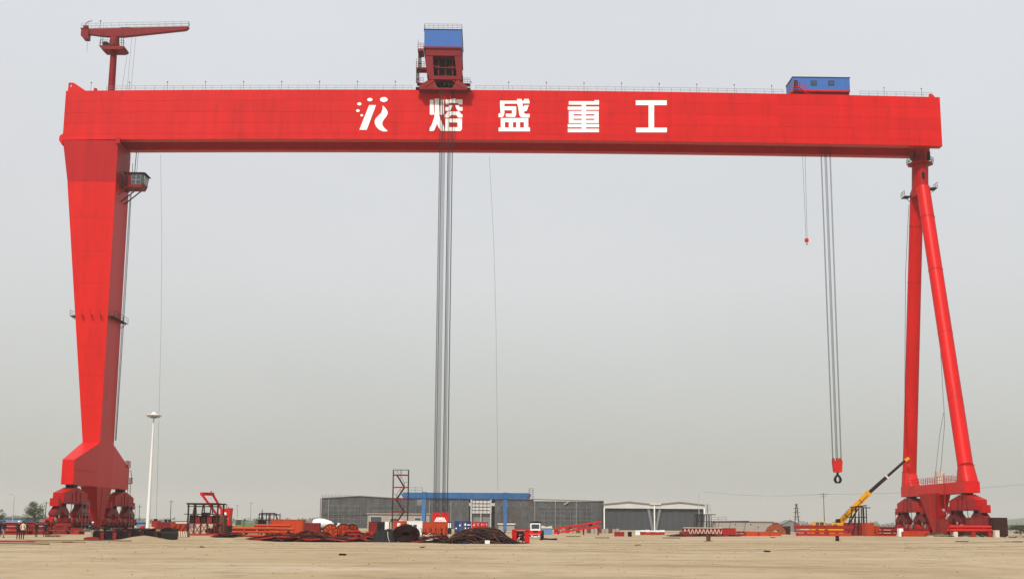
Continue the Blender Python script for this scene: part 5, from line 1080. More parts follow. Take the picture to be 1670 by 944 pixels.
for j in range(7):
    b = MB(); y = 126 + j * .14
    for q in range(8):
        rr = .30 + .098 * q; ph = random.uniform(0, 6); ov = 1.28 + random.uniform(-.05, .05)
        b.path([(x + rr * ov * math.cos(a), y + .05 * math.sin(3 * a + ph), g_ + .80 + rr * .82 * math.sin(a) + .02 * math.sin(5 * a + ph)) for a in [6.2832 * t_ / 26 for t_ in range(26)]], .045, 5, closed=True)
    b.build('wire_loops', 'rust' if j % 4 else 'dark_frame', h)
MB().lathe((x, 126.3, g_ + .8), [(.95, .1), (.95, .6)], 18, 'y').build('dark_core', 'black_steel', h)
for px, mt, lb in ((585, 'red_bright', 'small red A-frame trestle in front of the right cable reel'),):
    x, g_ = base(px - 12, 140); b = MB(); b.beam((x - .9, 140, g_ + 1.0), (x + .9, 140, g_ + 1.0), .12)
    for sx_ in (-.8, .8):
        for sy_ in (-.4, .4): b.beam((x + sx_, 140, g_ + 1.0), (x + sx_ * 1.2, 140 + sy_, g_), .07)
    tag(b.build('trestle', mt, loc=(x, 140, g_)), lb, 'trestle')
container('red_toolbox', 'small red box with white lid strip left of the black tarpaulin', 596, 608, 866.5, 132, 'red_bright', depth=.8, cat='tool box', top='white', ribs=.2)
# red cage, road vehicle
xa, xb = X(836, 125), X(863, 125); g_ = gz(xa, 125); zt1 = Z(850, 863.5, 125); h = thing('red_cage', 'bright red open cage filled with scrap right of the rebar mound', 'cage', ((xa + xb) / 2, 125.6, g_))
b = MB(); frame_box(b, xa, xb, 125, 126.3, g_ + .04, zt1, .09, 1); b.build('cage_frame', 'red_bright', h)
for x0, x1 in ((xa + .05, xa + .38), (xb - .42, xb - .05)): MB().box(x0, x1, 125.05, 126.2, g_ + .1, zt1 - .06).build('side_panel', 'red_bright', h)
b = MB(); 
for i in range(26): p_ = Vector((random.uniform(xa + .4, xb - .45), random.uniform(125.2, 126.1), g_ + random.uniform(.1, .9))); d = Vector((random.gauss(0, 1), random.gauss(0, .4), random.gauss(0, .6))).normalized() * .22; b.m = i % 3; b.beam(p_ - d, p_ + d, random.uniform(.05, .16))
b.build('cage_scrap', ['cream', 'dark_frame', 'primer_red'], h); MB().box(xa + .4, xb - .45, 126.1, 126.2, g_ + .1, zt1 - .1).build('cage_back', 'dark_frame', h)
VY = 173; x, g_ = base(873, VY); h = thing('road_roller', 'white and red road vehicle seen from the front right of the red cage', 'vehicle', (x, VY, g_))
zz_ = lambda py: Z(873, py, VY)
MB().prism([(x - .62, zz_(864.5)), (x + .62, zz_(864.5)), (x + .66, zz_(854)), (x + .6, zz_(852.6)), (x - .6, zz_(852.6)), (x - .66, zz_(854))], VY - .2, VY + 1.4, 'y').build('cab', 'white', h)
MB().box(x - .5, x + .5, VY - .23, VY - .202, zz_(861.5), zz_(854.5)).build('windscreen', 'glass', h)
b = MB(); b.box(x - .45, x + .45, VY, VY + 1, zz_(852.5), zz_(849.5)); b.beam((x - .75, VY, zz_(851.5)), (x + .75, VY, zz_(851.5)), .16); b.build('roof_rack', 'black_steel', h)
MB().box(x - .78, x + .78, VY - .5, VY + 3, zz_(870), zz_(864.6)).build('bonnet', 'red_bright', h); MB().box(x - .3, x + .3, VY - .53, VY - .505, zz_(867.4), zz_(864.8)).build('grille', 'black', h)
MB().box(x - .82, x + .82, VY - .65, VY - .35, zz_(875), zz_(871)).build('bumper', 'primer_red', h)
for sx_ in (-1, 1):
    MB().lathe((x + sx_ * .95, VY + .3, zz_(870.5)), [(.2, -.18), (.52, -.17), (.52, .17), (.2, .18)], 18, 'x').build('wheel', 'rubber', h); MB().lathe((x + sx_ * .95, VY + 2.6, g_ + .52), [(.2, -.18), (.52, -.17), (.52, .17), (.2, .18)], 18, 'x').build('wheel', 'rubber', h)
    MB().box(x + sx_ * .45 - .13, x + sx_ * .45 + .13, VY - .68, VY - .651, zz_(874.5), zz_(872.5)).build('headlight', 'white', h)
MB().box(x - .25, x + .25, VY - .69, VY - .66, zz_(875.2), zz_(873.6)).build('number_plate', 'white', h)
MB().box(x - 1.3, x - .85, VY - .3, VY - .05, zz_(872.5), zz_(868.8)).build('side_box', 'white', h)
x, g_ = base(893, 155); o = MB().path([(x - .9, 155, g_ + .1), (x - .3, 155.1, g_ + .16), (x + .5, 155.05, g_ + .12), (x + 1.1, 155.2, g_ + .14)], [.12, .1, .09, .12], 8).build('driftwood_log', 'dark_frame', loc=(x, 155, g_)); tag(o, 'dark log lying on the sand right of the road vehicle', 'log')
x0, x1 = X(883, 250), X(901, 250); g_ = gz(x0, 250); h = thing('tarp_stack', 'blue sheeted stack with white cover right of the road vehicle', 'covered stack', ((x0 + x1) / 2, 250, g_))
MB().box(x0, x1, 250, 252, g_, Z(890, 861, 250)).build('stack', 'tarp_blue', h); MB().prism([(x0 - .05, Z(890, 861, 250) + .01), (x1 + .05, Z(890, 861, 250) + .01), (x1 - .1, Z(890, 857, 250)), ((x0 + x1) / 2, Z(890, 858.5, 250)), (x0 + .1, Z(890, 856.5, 250))], 249.9, 252.1, 'y').build('cover', 'cream', h)
# red boom lying
LY = 250; h = thing('lattice_boom', 'long bright red crane boom section resting at a slant before the hall', 'boom section', (X(940, LY), LY, gz(X(940, LY), LY)))
P_ = lambda a, c_, dy=0: at(a, c_, LY) + Vector((0, dy, 0))
for dy in (0, 1.2):
    MB().beam(P_(904, 862, dy), P_(981, 850, dy), .3).build('chord', 'red_bright', h); MB().beam(P_(904, 869, dy), P_(979, 858, dy), .3).build('chord', 'red_bright', h)
b = MB(); 
for i in range(9): f, g2 = i / 9, (i + 1) / 9; b.beam(P_(904 + 77 * f, 862 - 12 * f), P_(904 + 75 * g2, 869 - 11 * g2), .16); b.beam(P_(904 + 75 * f, 869 - 11 * f), P_(904 + 77 * f, 862 - 12 * f), .14)
b.build('lacing', 'paint_red_dull', h)
for a, c_ in ((910, 868), (930, 859), (963, 855)): MB().lathe(P_(a, c_, -.1), [(.12, 0), (.32, 0), (.32, .3), (.12, .3)], 12, 'y').build('roller', 'black_steel', h)
for a, c_ in ((952, 862), (976, 858)): q = P_(a, c_, .6); MB().beam((q.x, q.y, gz(q.x, q.y)), q, .25, .6).build('prop', 'primer_red', h)
# fence behind with posts
FYY = 300; xa, xb = X(905, FYY), X(1010, FYY); g_ = 0
h = thing('mesh_fence', 'low weathered mesh fence behind the slanted red boom', 'fence', ((xa + xb) / 2, FYY, g_))
n_ = 18
for i in range(n_ + 1): x = xa + (xb - xa) * i / n_; MB().beam((x, FYY, gz(x, FYY)), (x, FYY, gz(x, FYY) + 1.1), .09).build('post', 'rust_light', h)
for i in range(n_): x0, x1 = xa + (xb - xa) * i / n_, xa + (xb - xa) * (i + 1) / n_; MB().box(x0 + .06, x1 - .06, FYY - .02, FYY + .02, gz(x0, FYY) + .12, gz(x0, FYY) + .95 + .1 * (i % 3)).build('panel', 'plaster' if i % 3 else 'rust_light', h)
# scattered red items at mid right
container('red_crate', 'small dark red ribbed box on the sand left of the low white panels', 1003, 1018, 866.5, 222, 'red_steel', depth=1.4, cat='crate', ribs=.22)
x, g_ = base(1027, 220); tag(MB().lathe((x, 220, g_), [(.3, 0), (.34, .1), (.34, .75), (.28, .8)], 12).build('black_drum', 'black', loc=(x, 220, g_)), 'small black drum right of the dark red box', 'drum')
xa, xb = X(1036, 262), X(1084, 262); g_ = gz(xa, 262); h = thing('barrier_panels', 'low row of white topped red panels on the sand', 'barrier', ((xa + xb) / 2, 262, g_))
for i in range(6): x0, x1 = xa + (xb - xa) * i / 6, xa + (xb - xa) * (i + 1) / 6; MB().box(x0 + .03, x1 - .03, 262, 262.4, g_, g_ + .55 + .06 * (i % 2)).build('panel', 'red_steel' if i else 'white', h); MB().box(x0 + .03, x1 - .03, 261.95, 262.45, g_ + .64, g_ + .9 + .05 * (i % 3)).build('cap', 'white', h)
def drumlying(px, pt, Y, w_, label, mt='red_steel'):
    x, g_ = base(px, Y); r = max(.25, (Z(px, pt, Y) - g_) / 2); o = MB().lathe((x - w_ / 2, Y, g_ + r), [(r * .9, 0), (r, .04), (r, w_ * .48), (r * 1.06, w_ * .5), (r, w_ * .52), (r, w_ - .04), (r * .9, w_)], 16, 'x').build('red_drum', mt, loc=(x, Y, g_), smooth=True); tag(o, label, 'drum')
drumlying(1116, 866, 235, 1.7, 'dark red drum lying left of the zigzag lattice boom', 'primer_red')
LY2 = 240; xa, xb = X(1114, LY2), X(1181, LY2); g_ = gz(xa, LY2); z0, z1 = g_ + .15, Z(1150, 861.5, LY2); h = thing('lattice_boom', 'red lattice boom section with pale zigzag lacing lying level', 'boom section', ((xa + xb) / 2, LY2, g_))
for y in (LY2, LY2 + 1.4):
    for z, mt in ((z0, 'red_steel'), (z1, 'red_steel')): MB().beam((xa, y, z), (xb, y, z), .16).build('chord', mt, h)
b = MB(); n_ = 11
for i in range(n_): x0, xm, x1 = xa + (xb - xa) * i / n_, xa + (xb - xa) * (i + .5) / n_, xa + (xb - xa) * (i + 1) / n_; b.beam((x0, LY2 - .02, z0), (xm, LY2 - .02, z1), .1); b.beam((xm, LY2 - .02, z1), (x1, LY2 - .02, z0), .1)
b.build('lacing', 'cream', h); MB().box(xa, xb, LY2 + 1.45, LY2 + 1.5, z0, z1).build('back_panel', 'primer_red', h); MB().box(xa, xb, LY2 - .1, LY2 + .1, z1 + .09, z1 + .2).build('top_strip', 'cream', h)
container('stacked_red_boxes', 'bright red box stack at the right end of the zigzag lattice boom', 1180, 1200, 860.5, 226, 'red_steel', depth=1.6, cat='box', ribs=.5)
beams(2, 'red steel pipe lying between the red boxes and long orange trough', 'pipes right of the red boxes', 1201, 1218, 230, 2, kind='pipe', h_=.35, name='steel_pipe')
xa, xb = X(1214, 226), X(1274, 226); g_ = gz(xa, 226); h = thing('orange_trough', 'long bright orange steel trough lying before the rusty half ring', 'steel trough', ((xa + xb) / 2, 226, g_))
z1 = Z(1245, 866.5, 226); MB().prism([(xa + .4, g_ + .02), (xb - .2, g_ + .02), (xb, z1), (xa, z1 + .05)], 226, 227.5, 'y').build('trough_body', 'orange', h)
for f in (.02, .35, .38, .68, .97): x = xa + (xb - xa) * f; MB().box(x, x + .15, 225.93, 225.998, g_ + .1, z1 - .05).build('stiffener', 'red_steel', h)
RY = 262; x, g_ = base(1266, RY); rr = Z(1266, 854, RY) - g_; h = thing('ring_section', 'rusty orange half ring casting standing on edge before the grey hut', 'steel ring', (x, RY, g_))
prof = [(x + rr * .95 * math.cos(R(180 - 180 * i / 16)), g_ + rr * math.sin(R(180 - 180 * i / 16))) for i in range(17)] + [(x + rr * .42 * math.cos(R(180 * i / 10)), g_ + rr * .42 * math.sin(R(180 * i / 10))) for i in range(11)]
MB().prism(prof, RY, RY + 1.6, 'y').build('half_ring', 'rust_orange', h); MB().box(x - .5, x + .6, RY + .2, RY + 1.2, g_ + rr - .02, g_ + rr + .25).build('lug', 'primer_red', h); MB().box(x + rr * .7, x + rr * 1.5, RY + 1.0, RY + 2.4, g_, g_ + rr * .8).build('flange_block', 'rust', h)
# scaffold frame behind, right of the hall
QY = 330; xa, xb = X(1137, QY), X(1160, QY); z1 = Z(1148, 839, QY); zm = Z(1148, 850, QY); h = thing('scaffold_frame', 'brown open scaffold frame in front of the twin hall corner', 'steel frame', ((xa + xb) / 2, QY, gz(xa, QY)))
posts(h, 'upright', 'dark_frame', [((xa - .5 + (xb - xa + .5) * i / 6, QY + dy, 0), (xa + (xb - xa) * i / 6, QY + dy, z1)) for i in range(7) for dy in (0, 2.5)], .14)
MB().box(xa - .2, xb + 1.2, QY - .15, QY + 2.7, z1, z1 + .16).build('top_deck', 'dark_frame', h); MB().box(xa - .3, xb + .2, QY - .1, QY + .1, zm - .08, zm + .08).build('mid_beam', 'dark_frame', h)
xa2, xb2 = X(1160, QY), X(1222, QY); h = thing('long_ramp', 'long thin dark ramp beam reaching right from the scaffold frame', 'ramp', ((xa2 + xb2) / 2, QY, gz(xa2, QY)))
MB().beam((xa2, QY + .5, zm - .05), (xb2, QY + .5, zm + .15), .6, .22).build('ramp_deck', 'dark_frame', h)
for f in (.05, .2, .5, .9): x = xa2 + (xb2 - xa2) * f; MB().beam((x - .5, QY + .5, 0), (x + .2, QY + .5, zm - .1), .12).build('ramp_leg', 'grey_metal', h)
MB().rail([(xa2, QY + .2, zm), (xa2 + (xb2 - xa2) * .4, QY + .2, zm + .08)], 1.1, 2.2, .06).build('ramp_railing', 'grey_metal', h)
# bollards / stubs on the sand
for px, py, r, lb in ((1155, 882, .26, 'short rusty stub post on the open sand below the zigzag lattice boom'), (1365, 882, .24, 'dark stub post with base plate in front of the red beam stack')):
    d = at(px, py, 100); Y = 100 * CAMZ / (CAMZ - d.z); x = X(px, Y); g_ = gz(x, Y); h = thing('stub_post', lb, 'post', (x, Y, g_), 'stub posts on the sand')
    MB().lathe((x, Y, g_ - .05), [(r, 0), (r, .62), (r * 1.1, .63), (r * 1.1, .70), (r * .8, .71)], 12).build('post_body', 'rust' if px > 1200 else 'rust_light', h); MB().box(x - r * 1.9, x + r * 1.9, Y - r * 1.9, Y + r * 1.9, g_ - .02, g_ + .035).build('base_plate', 'rust', h)
for px, py, l, lb in ((1260, 877.5, .7, 'small dark clod of scrap on the sand before the orange trough'), (1568, 883, 1.6, 'thin dark board on the sand before the right crane leg'), (1652, 883.5, 2.2, 'thicker dark brown board on the sand at the right edge'), (982, 877, 2.0, 'flat dark board on the sand below the slanted red boom'), (1095, 877, 2.6, 'flat dark board on the sand left of the stub post'), (935, 875, 2.2, 'thin dark board on the sand under the boom foot')):
    d = at(px, py, 100); Y = 100 * CAMZ / (CAMZ - d.z); x = X(px, Y); g_ = gz(x, Y); o = MB(Matrix.Translation((x, Y, g_)) @ Matrix.Rotation(R(random.uniform(-8, 8)), 4, 'Z')).box(-l / 2, l / 2, -.2, .2, -.02, .10).build('loose_board', 'rust', loc=(x, Y, g_)); tag(o, lb, 'board')

# ================================================================== RIGHT SIDE
beams(3, 'bright red steel beam in the broad stack before the yellow crane', 'red beams before the yellow crane', 1299, 1384, 226, 2, kind='box', w_=.45, h_=.42, jit=.35, dy=.7)
beams(3, 'bright red girder on top of the broad stack before the yellow crane', 'top girders before the yellow crane', 1300, 1392, 226.2, 1, kind='box', w_=.5, h_=.62, jit=.3, dy=.9, z0=1.45)
beams(1, 'orange beam lying along the front of the broad red stack', 'front beam', 1352, 1388, 224.5, 1, kind='box', mt='orange', w_=.4, h_=.45, jit=.1)
# yellow mobile crane
YY = 268; h = thing('yellow_mobile_crane', 'yellow mobile crane with boom raised against the right leg', 'mobile crane', (X(1375, YY), YY, .3))
A3 = lambda a, c_, dy=0: at(a, c_, YY) + Vector((0, dy, 0))
def pp(pts, y0, y1, name, mt): return MB().prism([(A3(a, c_).x, A3(a, c_).z) for a, c_ in pts], y0, y1, 'y').build(name, mt, h)
pp([(1325, 861), (1325, 856), (1327, 850), (1342, 849.5), (1344, 856), (1344, 861)], YY - 1.2, YY + 1.0, 'carrier_cab', 'yellow')
for a0, a1 in ((1328, 1333), (1334.5, 1341)): pp([(a0, 855.5), (a0 + .4, 851.3), (a1, 851.2), (a1, 855.5)], YY - 1.25, YY - 1.202, 'cab_window', 'glass')
pp([(1322, 870), (1322, 861), (1412, 861), (1412, 870)], YY - 1.3, YY + 1.3, 'carrier_deck', 'yellow')
for a in (1330, 1345, 1385, 1397, 1408):
    for dy in (-1.25, 1.25): c_ = A3(a, 870, dy); MB().lathe((c_.x, c_.y, .30 + .55), [(.2, -.18), (.55, -.17), (.55, .17), (.2, .18)], 16, 'y').build('wheel', 'rubber', h)
pp([(1355, 860.5), (1354, 853.5), (1360, 852), (1382, 851.5), (1384, 856), (1380, 860.5)], YY - 1.2, YY + 1.2, 'superstructure', 'yellow')
pp([(1363, 852), (1364, 846), (1369, 845.5), (1370, 852)], YY - .6, YY + .6, 'winch', 'black_steel')
MB().beam(A3(1370, 851), A3(1417, 803), .95, 1.1).build('boom_base', 'yellow', h)
MB().beam(A3(1415, 805), A3(1447, 776.5), .56, .66).build('boom_section', 'dark_frame', h); MB().beam(A3(1446, 777.4), A3(1477, 750), .40, .48).build('boom_section', 'dark_frame', h)
MB().beam(A3(1414.5, 805.5), A3(1417.5, 802.6), 1.02, 1.2).build('boom_collar', 'yellow', h); MB().beam(A3(1445, 778.6), A3(1447.4, 776.4), .7, .85).build('boom_collar', 'cream', h)
MB().beam(A3(1476, 751), A3(1482, 746.5), .6, .55).build('boom_head', 'yellow', h); MB().lathe(A3(1481.5, 748, -.15), [(.1, 0), (.4, 0), (.4, .3), (.1, .3)], 12, 'y').build('head_sheave', 'rust_light', h)
for f_ in (.2, .45, .7): q_ = A3(1370, 851).lerp(A3(1417, 803), f_); MB().beam(q_ + Vector((-.05, -.49, .02)), q_ + Vector((.05, -.49, .12)), .05, .9).build('boom_band', 'rust_light', h)
MB().path([A3(1372, 849, -.54), A3(1390, 832, -.55), A3(1414, 807, -.54)], .05, 5).build('hydraulic_hose', 'black', h)
MB().box(A3(1357, 856).x, A3(1363, 856).x, YY - 1.26, YY - 1.205, A3(1357, 859).z, A3(1357, 854.5).z).build('cab_window', 'glass', h)
MB().box(A3(1366, 856).x, A3(1380, 856).x, YY - 1.24, YY - 1.205, A3(1357, 857.2).z, A3(1357, 856.2).z).build('side_stripe', 'black', h)
MB().beam(A3(1384, 855), A3(1403, 822), .28).build('luffing_cylinder', 'black_steel', h); MB().tube(A3(1482, 749), A3(1482, 757), .03, n=5).build('hoist_rope', 'rope', h)
c_ = A3(1482, 758.5); MB().lathe(c_, [(.1, -.4), (.28, -.35), (.28, .3), (.1, .4)], 10).build('crane_hook', 'orange', h)
# dark lattice frame on red box
DY = 236; xa, xb = X(1386, DY), X(1414, DY); g_ = gz(xa, DY); z1 = Z(1400, 826, DY); zm = Z(1400, 843, DY); zf = Z(1400, 852, DY)
h = thing('dark_steel_frame', 'dark open steel frame rising in front of the yellow boom foot', 'steel frame', ((xa + xb) / 2, DY, g_))
posts(h, 'upright', 'dark_frame', [((xa + .8 + (xb - xa - .8) * f - l, DY, g_ + .3), (xa + .8 + (xb - xa - .8) * f, DY, z1)) for f, l in ((0, 1.6), (.25, .9), (.45, .4), (.62, .1), (.8, 0), (1.0, 0))], .16)
MB().beam((xa + .6, DY - .02, z1 - .05), (xb + .1, DY - .02, z1 + .25), .2, .2).build('top_beam', 'dark_frame', h); MB().beam((xa - .2, DY - .02, zm), (xb, DY - .02, zm), .14).build('mid_beam', 'dark_frame', h); MB().beam((xb - .5, DY + .5, z1 - .1), (xb + .9, DY + .5, z1 - .15), .16).build('side_beam', 'dark_frame', h)
b = MB()
for f in (.1, .4, .7, 1): x = xa + .8 + (xb - xa - .8) * f; b.beam((x, DY + 2.2, g_ + .3), (x, DY + 2.2, z1), .14)
b.beam((xa + .8, DY + 2.2, z1), (xb, DY + 2.2, z1), .16); b.build('rear_frame', 'dark_frame', h)
MB().box(xa - .6, xb + .3, DY + .2, DY + 2, g_, zf).build('base_box', 'primer_red', h)
container('rounded_orange_tank', 'orange tank box with dark lid in front of the dark frame', 1411, 1426, 852, 229, 'orange', depth=2.0, cat='tank', top='dark_frame', ribs=.45)
container('pale_orange_box', 'faded pinkish orange box right of the orange tank box', 1426.5, 1434, 857, 230, 'orange', depth=1.6, cat='box', ribs=.4)
beams(2, 'red perforated steel beam in the stack right of the faded box', 'perforated beams at right', 1435, 1462, 228, 3, kind='i', w_=.5, h_=.45, dy=.8, jit=.2)
beams(2, 'bright red beam in the low stack below the rear right bogie', 'beams below the rear right bogie', 1466, 1517, 228.5, 2, kind='box', w_=.5, h_=.4, dy=.8, jit=.3, mt='red_bright')
o = MB().box(X(1466, 224), X(1473, 224), 224, 225, gz(80, 224), Z(1470, 861, 224)).build('white_cabinet', 'white', loc=(X(1470, 224), 224, gz(80, 224))); tag(o, 'small white cabinet among red beams below the rear right bogie', 'cabinet')
container('orange_bin', 'low orange bin on the sand under the right pedestal', 1474, 1508, 866.5, 222.5, 'orange', depth=1.4, cat='bin', ribs=.6)
heap('pallet_debris', 'pile of pale boards and debris between the orange bin and red post', 1508, 1548, 223, .55, 1.2, 'wood', 70, (.8, 2.2), (.05, .12), core='concrete', cat='debris', mts=('cream', 'wood', 'green', 'dark_frame'))
heap('concrete_debris', 'pile of pale rubble and scrap under the long red pipes', 1562, 1622, 226, .75, 1.0, 'wood', 110, (.4, 1.4), (.06, .16), core='concrete', cat='debris', mts=('cream', 'galv', 'green', 'dark_frame', 'rust_light'))
h, xa, xb, g_, zt1 = container('dark_red_upright_box', 'tall dark red steel box left of the long red pipes', 1532, 1549, 846, 226, 'primer_red', depth=1.6, cat='steel box', ribs=.5)
beams(3, 'long bright red pipe resting across supports before the front right bogie', 'long red pipes at right', 1548, 1617, 224.5, 2, mt='red_bright', kind='pipe', h_=.48, dy=.55, name='steel_pipe', z0=1.15, jit=.25)
for px in (1556, 1585, 1612):
    x = X(px, 225); o = MB().box(x - .35, x + .35, 224.2, 226, gz(x, 225), 1.16).build('pipe_support', 'red_steel' if px != 1556 else 'cream', loc=(x, 225, gz(x, 225))); tag(o, {1556: 'pale block under the left end of the long red pipes', 1585: 'red trestle block under the middle of the long red pipes', 1612: 'red block under the right end of the long red pipes'}[px], 'support')
container('long_rusty_box', 'long low rusty red box behind the long red pipes', 1582, 1622, 843.5, 229, 'primer_red', depth=2.0, cat='steel box', ribs=.8)
h, xa, xb, g_, zt1 = container('rusty_sheet_box', 'dark rusty corrugated container at the far right of the crane', 1620, 1644, 843.5, 227, 'rust', depth=3.5, group='containers of the yard', ribs=.55)
o = MB().box(X(1623, 223), X(1630, 223), 223, 224, gz(100, 223), Z(1627, 864, 223)).build('yellowish_block', 'cream', loc=(X(1627, 223), 223, gz(100, 223))); tag(o, 'small yellowish block at the foot of the rusty corrugated container', 'block')
heap('plank_debris', 'scattered boards on the sand right of the rusty corrugated container', 1640, 1690, 218, .3, 1.4, 'wood', 50, (.8, 2.4), (.06, .14), core='sand', cat='debris', mts=('cream', 'wood', 'dark_frame'))
# distant clutter along the far yard edge
lowhouse('distant_wall', 'low grey wall along the yard far behind the right crane leg', 1500, 1660, 857.2, 420, 'plaster', depth=1)
for i, (px, py, l, mt, lb) in enumerate(((690, 893, .5, 'dark_frame', 'small dark scrap on the bare sand below the offcut tangle'), (1040, 889, .6, 'wood', 'small brown scrap on the bare sand right of centre'), (330, 892, .7, 'wood', 'small brown scrap on the bare sand below the steel cage'), (1250, 900, .5, 'dark_frame', 'small dark scrap on the bare sand below the orange trough'), (1480, 893, .6, 'wood', 'small brown scrap on the bare sand below the orange bin'), (560, 905, .4, 'dark_frame', 'small dark scrap on the bare sand below the cable reels'))):
    d = at(px, py, 60); Y = 60 * CAMZ / (CAMZ - d.z); x = X(px, Y); g_ = gz(x, Y); b = MB()
    for k in range(3): a = random.uniform(0, 3); b.beam((x - l * .5 * math.cos(a), Y - l * .5 * math.sin(a), g_ + .02 + .03 * k), (x + l * .5 * math.cos(a), Y + l * .5 * math.sin(a), g_ + .03 + .03 * k), .09, .04)
    tag(b.build('scrap_piece', mt, loc=(x, Y, g_)), lb, 'scrap')
# ================================================================== PEOPLE
def skin_mesh(name, V, E, rad, root=0, sub=2):
    me = bpy.data.meshes.new(name); me.from_pydata(V, E, []); o = bpy.data.objects.new(name, me); COL.objects.link(o)
    md = o.modifiers.new('s', 'SKIN'); md.use_smooth_shade = True
    sv = me.skin_vertices[0].data
    for i, r_ in enumerate(rad): sv[i].radius = r_ if isinstance(r_, tuple) else (r_, r_); sv[i].use_root = (i == root)
    ss = o.modifiers.new('d', 'SUBSURF'); ss.levels = sub; ss.render_levels = sub
    dg = bpy.context.evaluated_depsgraph_get(); r = bpy.data.meshes.new_from_object(o.evaluated_get(dg))
    bpy.data.objects.remove(o); return r
def person(px, Y, turn, label, topm, legm, head='hair', stride=0.0, arm='down', hgt=1.72):
    x, g_ = base(px, Y); s = hgt / 1.75; h = thing('person', label, 'person', (x, Y, g_), 'people standing at the left of the yard'); h.rotation_euler = (0, 0, R(turn))
    V, E, rad = [], [], []
    def v(p, r_, par=None):
        V.append(tuple(c_ * s for c_ in p)); rad.append(tuple(q * s for q in r_) if isinstance(r_, tuple) else r_ * s)
        if par is not None: E.append((par, len(V) - 1))
        return len(V) - 1
    pel = v((0, 0, .95), (.16, .11)); be = v((0, 0, 1.12), (.145, .105), pel); ch = v((0, -.01, 1.32), (.17, .12), be); nb = v((0, 0, 1.46), (.09, .08), ch); nk = v((0, -.01, 1.53), .055, nb); hd = v((0, -.03, 1.64), (.078, .095), nk); hp = v((0, -.02, 1.71), (.06, .07), hd)
    for sg in (-1, 1):
        st = stride * sg
        hip = v((sg * .10, 0, .88), .095, pel); kn = v((sg * .11, -.03 + st * .5, .50), .066, hip); an = v((sg * .115, .02 + st, .09), .045, kn); toe = v((sg * .125, -.15 + st, .045), (.045, .035), an)
        sh = v((sg * .20, 0, 1.41), .062, ch); el = v((sg * .27, .03 - st * .3, 1.13), .048, sh)
        wr = v((sg * .25, -.10 - st * .5, .90), .034, el) if arm == 'down' else v((sg * .10, -.27, 1.12), .034, el)
        d = (Vector(V[wr]) - Vector(V[el])).normalized() / s; w0 = Vector(V[wr]) / s
        pm = v(tuple(w0 + d * .07), (.036, .022), wr)
        for k, l in enumerate((.065, .075, .07, .055)):
            o_ = Vector((0, (k - 1.5) * .02, 0)); a_ = v(tuple(w0 + d * (.10) + o_), .0095, pm); b_ = v(tuple(w0 + d * (.10 + l * .55) + o_ + Vector((-sg * .006, -.004, 0))), .009, a_); v(tuple(w0 + d * (.10 + l) + o_ + Vector((-sg * .02, -.008, 0))), .008, b_)
        t0 = v(tuple(w0 + d * .045 + Vector((-sg * .01, -.035, 0))), .011, pm); v(tuple(w0 + d * .085 + Vector((-sg * .02, -.05, 0))), .009, t0)
    me = skin_mesh('person_body', V, E, rad)
    for m_ in (topm, legm, 'skin', 'shoe'): me.materials.append(M[m_])
    idx = []
    for p in me.polygons:
        c_ = p.center / s; far = Vector((abs(c_.x), c_.y)).length
        wz = min((c_ - Vector(q) / s).length for q in [V[i] for i, r_ in enumerate(rad) if (r_[0] if isinstance(r_, tuple) else r_) < .037 * s and V[i][2] > .4])
        idx.append(2 if c_.z > 1.50 or wz < .05 else 3 if c_.z < .075 else 1 if c_.z < .93 and far < .24 and not (c_.z > .80 and abs(c_.x) > .2) else 0)
    me.polygons.foreach_set('material_index', idx)
    o = bpy.data.objects.new('body', me); COL.objects.link(o); o.parent = h
    def part(b, n_, m_): ORG[h] = Vector((0, 0, 0)); r_ = b.build(n_, m_, h, smooth=True); ORG[h] = Vector((x, Y, g_)); return r_
    b = MB(); b.path([(0, -.115 * s, 1.655 * s), (0, -.145 * s, 1.625 * s), (0, -.125 * s, 1.615 * s)], [.010 * s, .016 * s, .012 * s], 6); part(b, 'nose', 'skin')
    b = MB(); [b.lathe((sg * .032 * s, -.122 * s, 1.665 * s), [(.004, -.006), (.011 * s, 0), (.004, .006)], 8, 'y') for sg in (-1, 1)]; b.beam((-.025 * s, -.118 * s, 1.578 * s), (.025 * s, -.118 * s, 1.578 * s), .012 * s); part(b, 'face_features', 'hair')
    b = MB(); [b.lathe((sg * .085 * s, -.02 * s, 1.64 * s), [(.012 * s, -.012), (.03 * s, 0), (.012 * s, .012)], 8, 'x') for sg in (-1, 1)]; part(b, 'ears', 'skin')
    b = MB()
    if head == 'hair': b.lathe((0, -.01 * s, 1.66 * s), [(.095 * s, -.03 * s), (.104 * s, .03 * s), (.088 * s, .085 * s), (.045 * s, .112 * s)], 16); part(b, 'hair_cap', 'hair')
    else: b.lathe((0, -.025 * s, 1.69 * s), [(.150 * s, -.015 * s), (.148 * s, 0), (.118 * s, .008 * s), (.112 * s, .06 * s), (.07 * s, .105 * s), (.02 * s, .115 * s)], 18); part(b, 'helmet', 'white')
    b = MB(); b.lathe((0, 0, .90 * s), [(.165 * s, 0), (.172 * s, .02 * s), (.170 * s, .08 * s), (.15 * s, .12 * s)], 18)
    for i in range(len(b.v)): b.v[i].y *= .72
    part(b, 'jacket_hem', topm)
person(7, 138.5, 60, 'person in dark jacket and light jeans walking at the left edge', 'cloth_dark', 'denim', stride=.20)
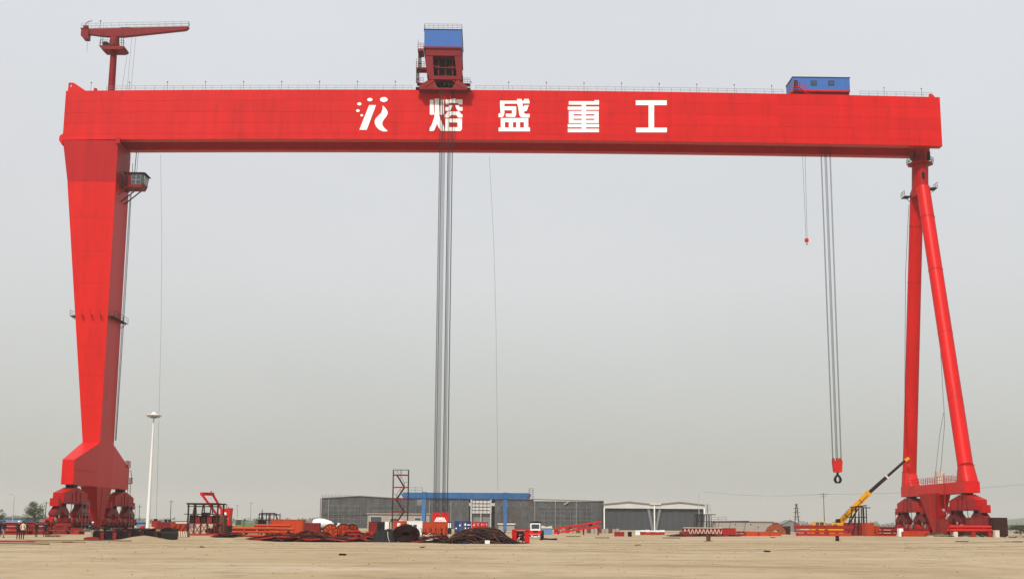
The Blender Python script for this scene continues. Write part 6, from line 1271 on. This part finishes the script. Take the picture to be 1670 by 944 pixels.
person(31, 128, 185, 'person in dark suit standing left of the cream jacket', 'cloth_navy', 'cloth_dark', head='helmet', hgt=1.74)
person(38, 127.5, 170, 'person in cream jacket and dark trousers with back turned', 'cloth_cream', 'cloth_dark', hgt=1.76)
person(60, 152, 150, 'dark-clad person left of the pair in front of the box beams', 'cloth_navy', 'cloth_dark', hgt=1.72)
person(74, 152.5, 200, 'dark-clad person right of the pair in front of the box beams', 'cloth_dark', 'cloth_dark', arm='front', hgt=1.68)
person(151, 142, 160, 'person in dark jacket, pale trousers and white helmet by the pontoon', 'cloth_dark', 'khaki', head='helmet', hgt=1.70)
person(44, 168, 10, 'distant dark-clad person half hidden beside the red beam stack', 'cloth_dark', 'cloth_dark', hgt=1.6)
person(0, 150, 30, 'person in purple dark jacket cut off by the left edge', 'cloth_navy', 'cloth_dark')

# ================================================================== PEBBLES AND HAZE
b = MB()
for i in range(600):
    y = random.uniform(34, 150) ; x = random.uniform(-.46, .46) * y * 1.05; r_ = random.uniform(.015, .05) * (1 + y / 120) * (2.0 if random.random() < .04 else 1)
    z = gz(x, y); a = random.uniform(0, 6.28)
    k = b.addv([(x + r_ * 1.4 * math.cos(a + t_ * 1.571), y + r_ * math.sin(a + t_ * 1.571), z - .01) for t_ in range(4)] + [(x, y, z + r_ * .8)])
    for t_ in range(4): b.face(k + t_, k + (t_ + 1) % 4, k + 4)
tag(b.build('pebbles', 'wood'), 'small stones and clods strewn on the sand', 'pebbles', kind='stuff')
b = MB().box(-3900, 3900, -400, 6100, -2, 112); o = b.build('haze', 'sand'); o.data.materials.clear()
hm = bpy.data.materials.new('haze'); hm.use_nodes = True; n = hm.node_tree; n.nodes.clear(); oo = n.nodes.new('ShaderNodeOutputMaterial'); vo = n.nodes.new('ShaderNodeVolumePrincipled')
vo.inputs['Color'].default_value = (.90, .92, .92, 1); vo.inputs['Density'].default_value = .00014; vo.inputs['Anisotropy'].default_value = .5
n.links.new(vo.outputs[0], oo.inputs['Volume']); o.data.materials.append(hm); tag(o, 'pale grey dusty haze filling the air', kind='stuff'); o['category'] = 'haze'
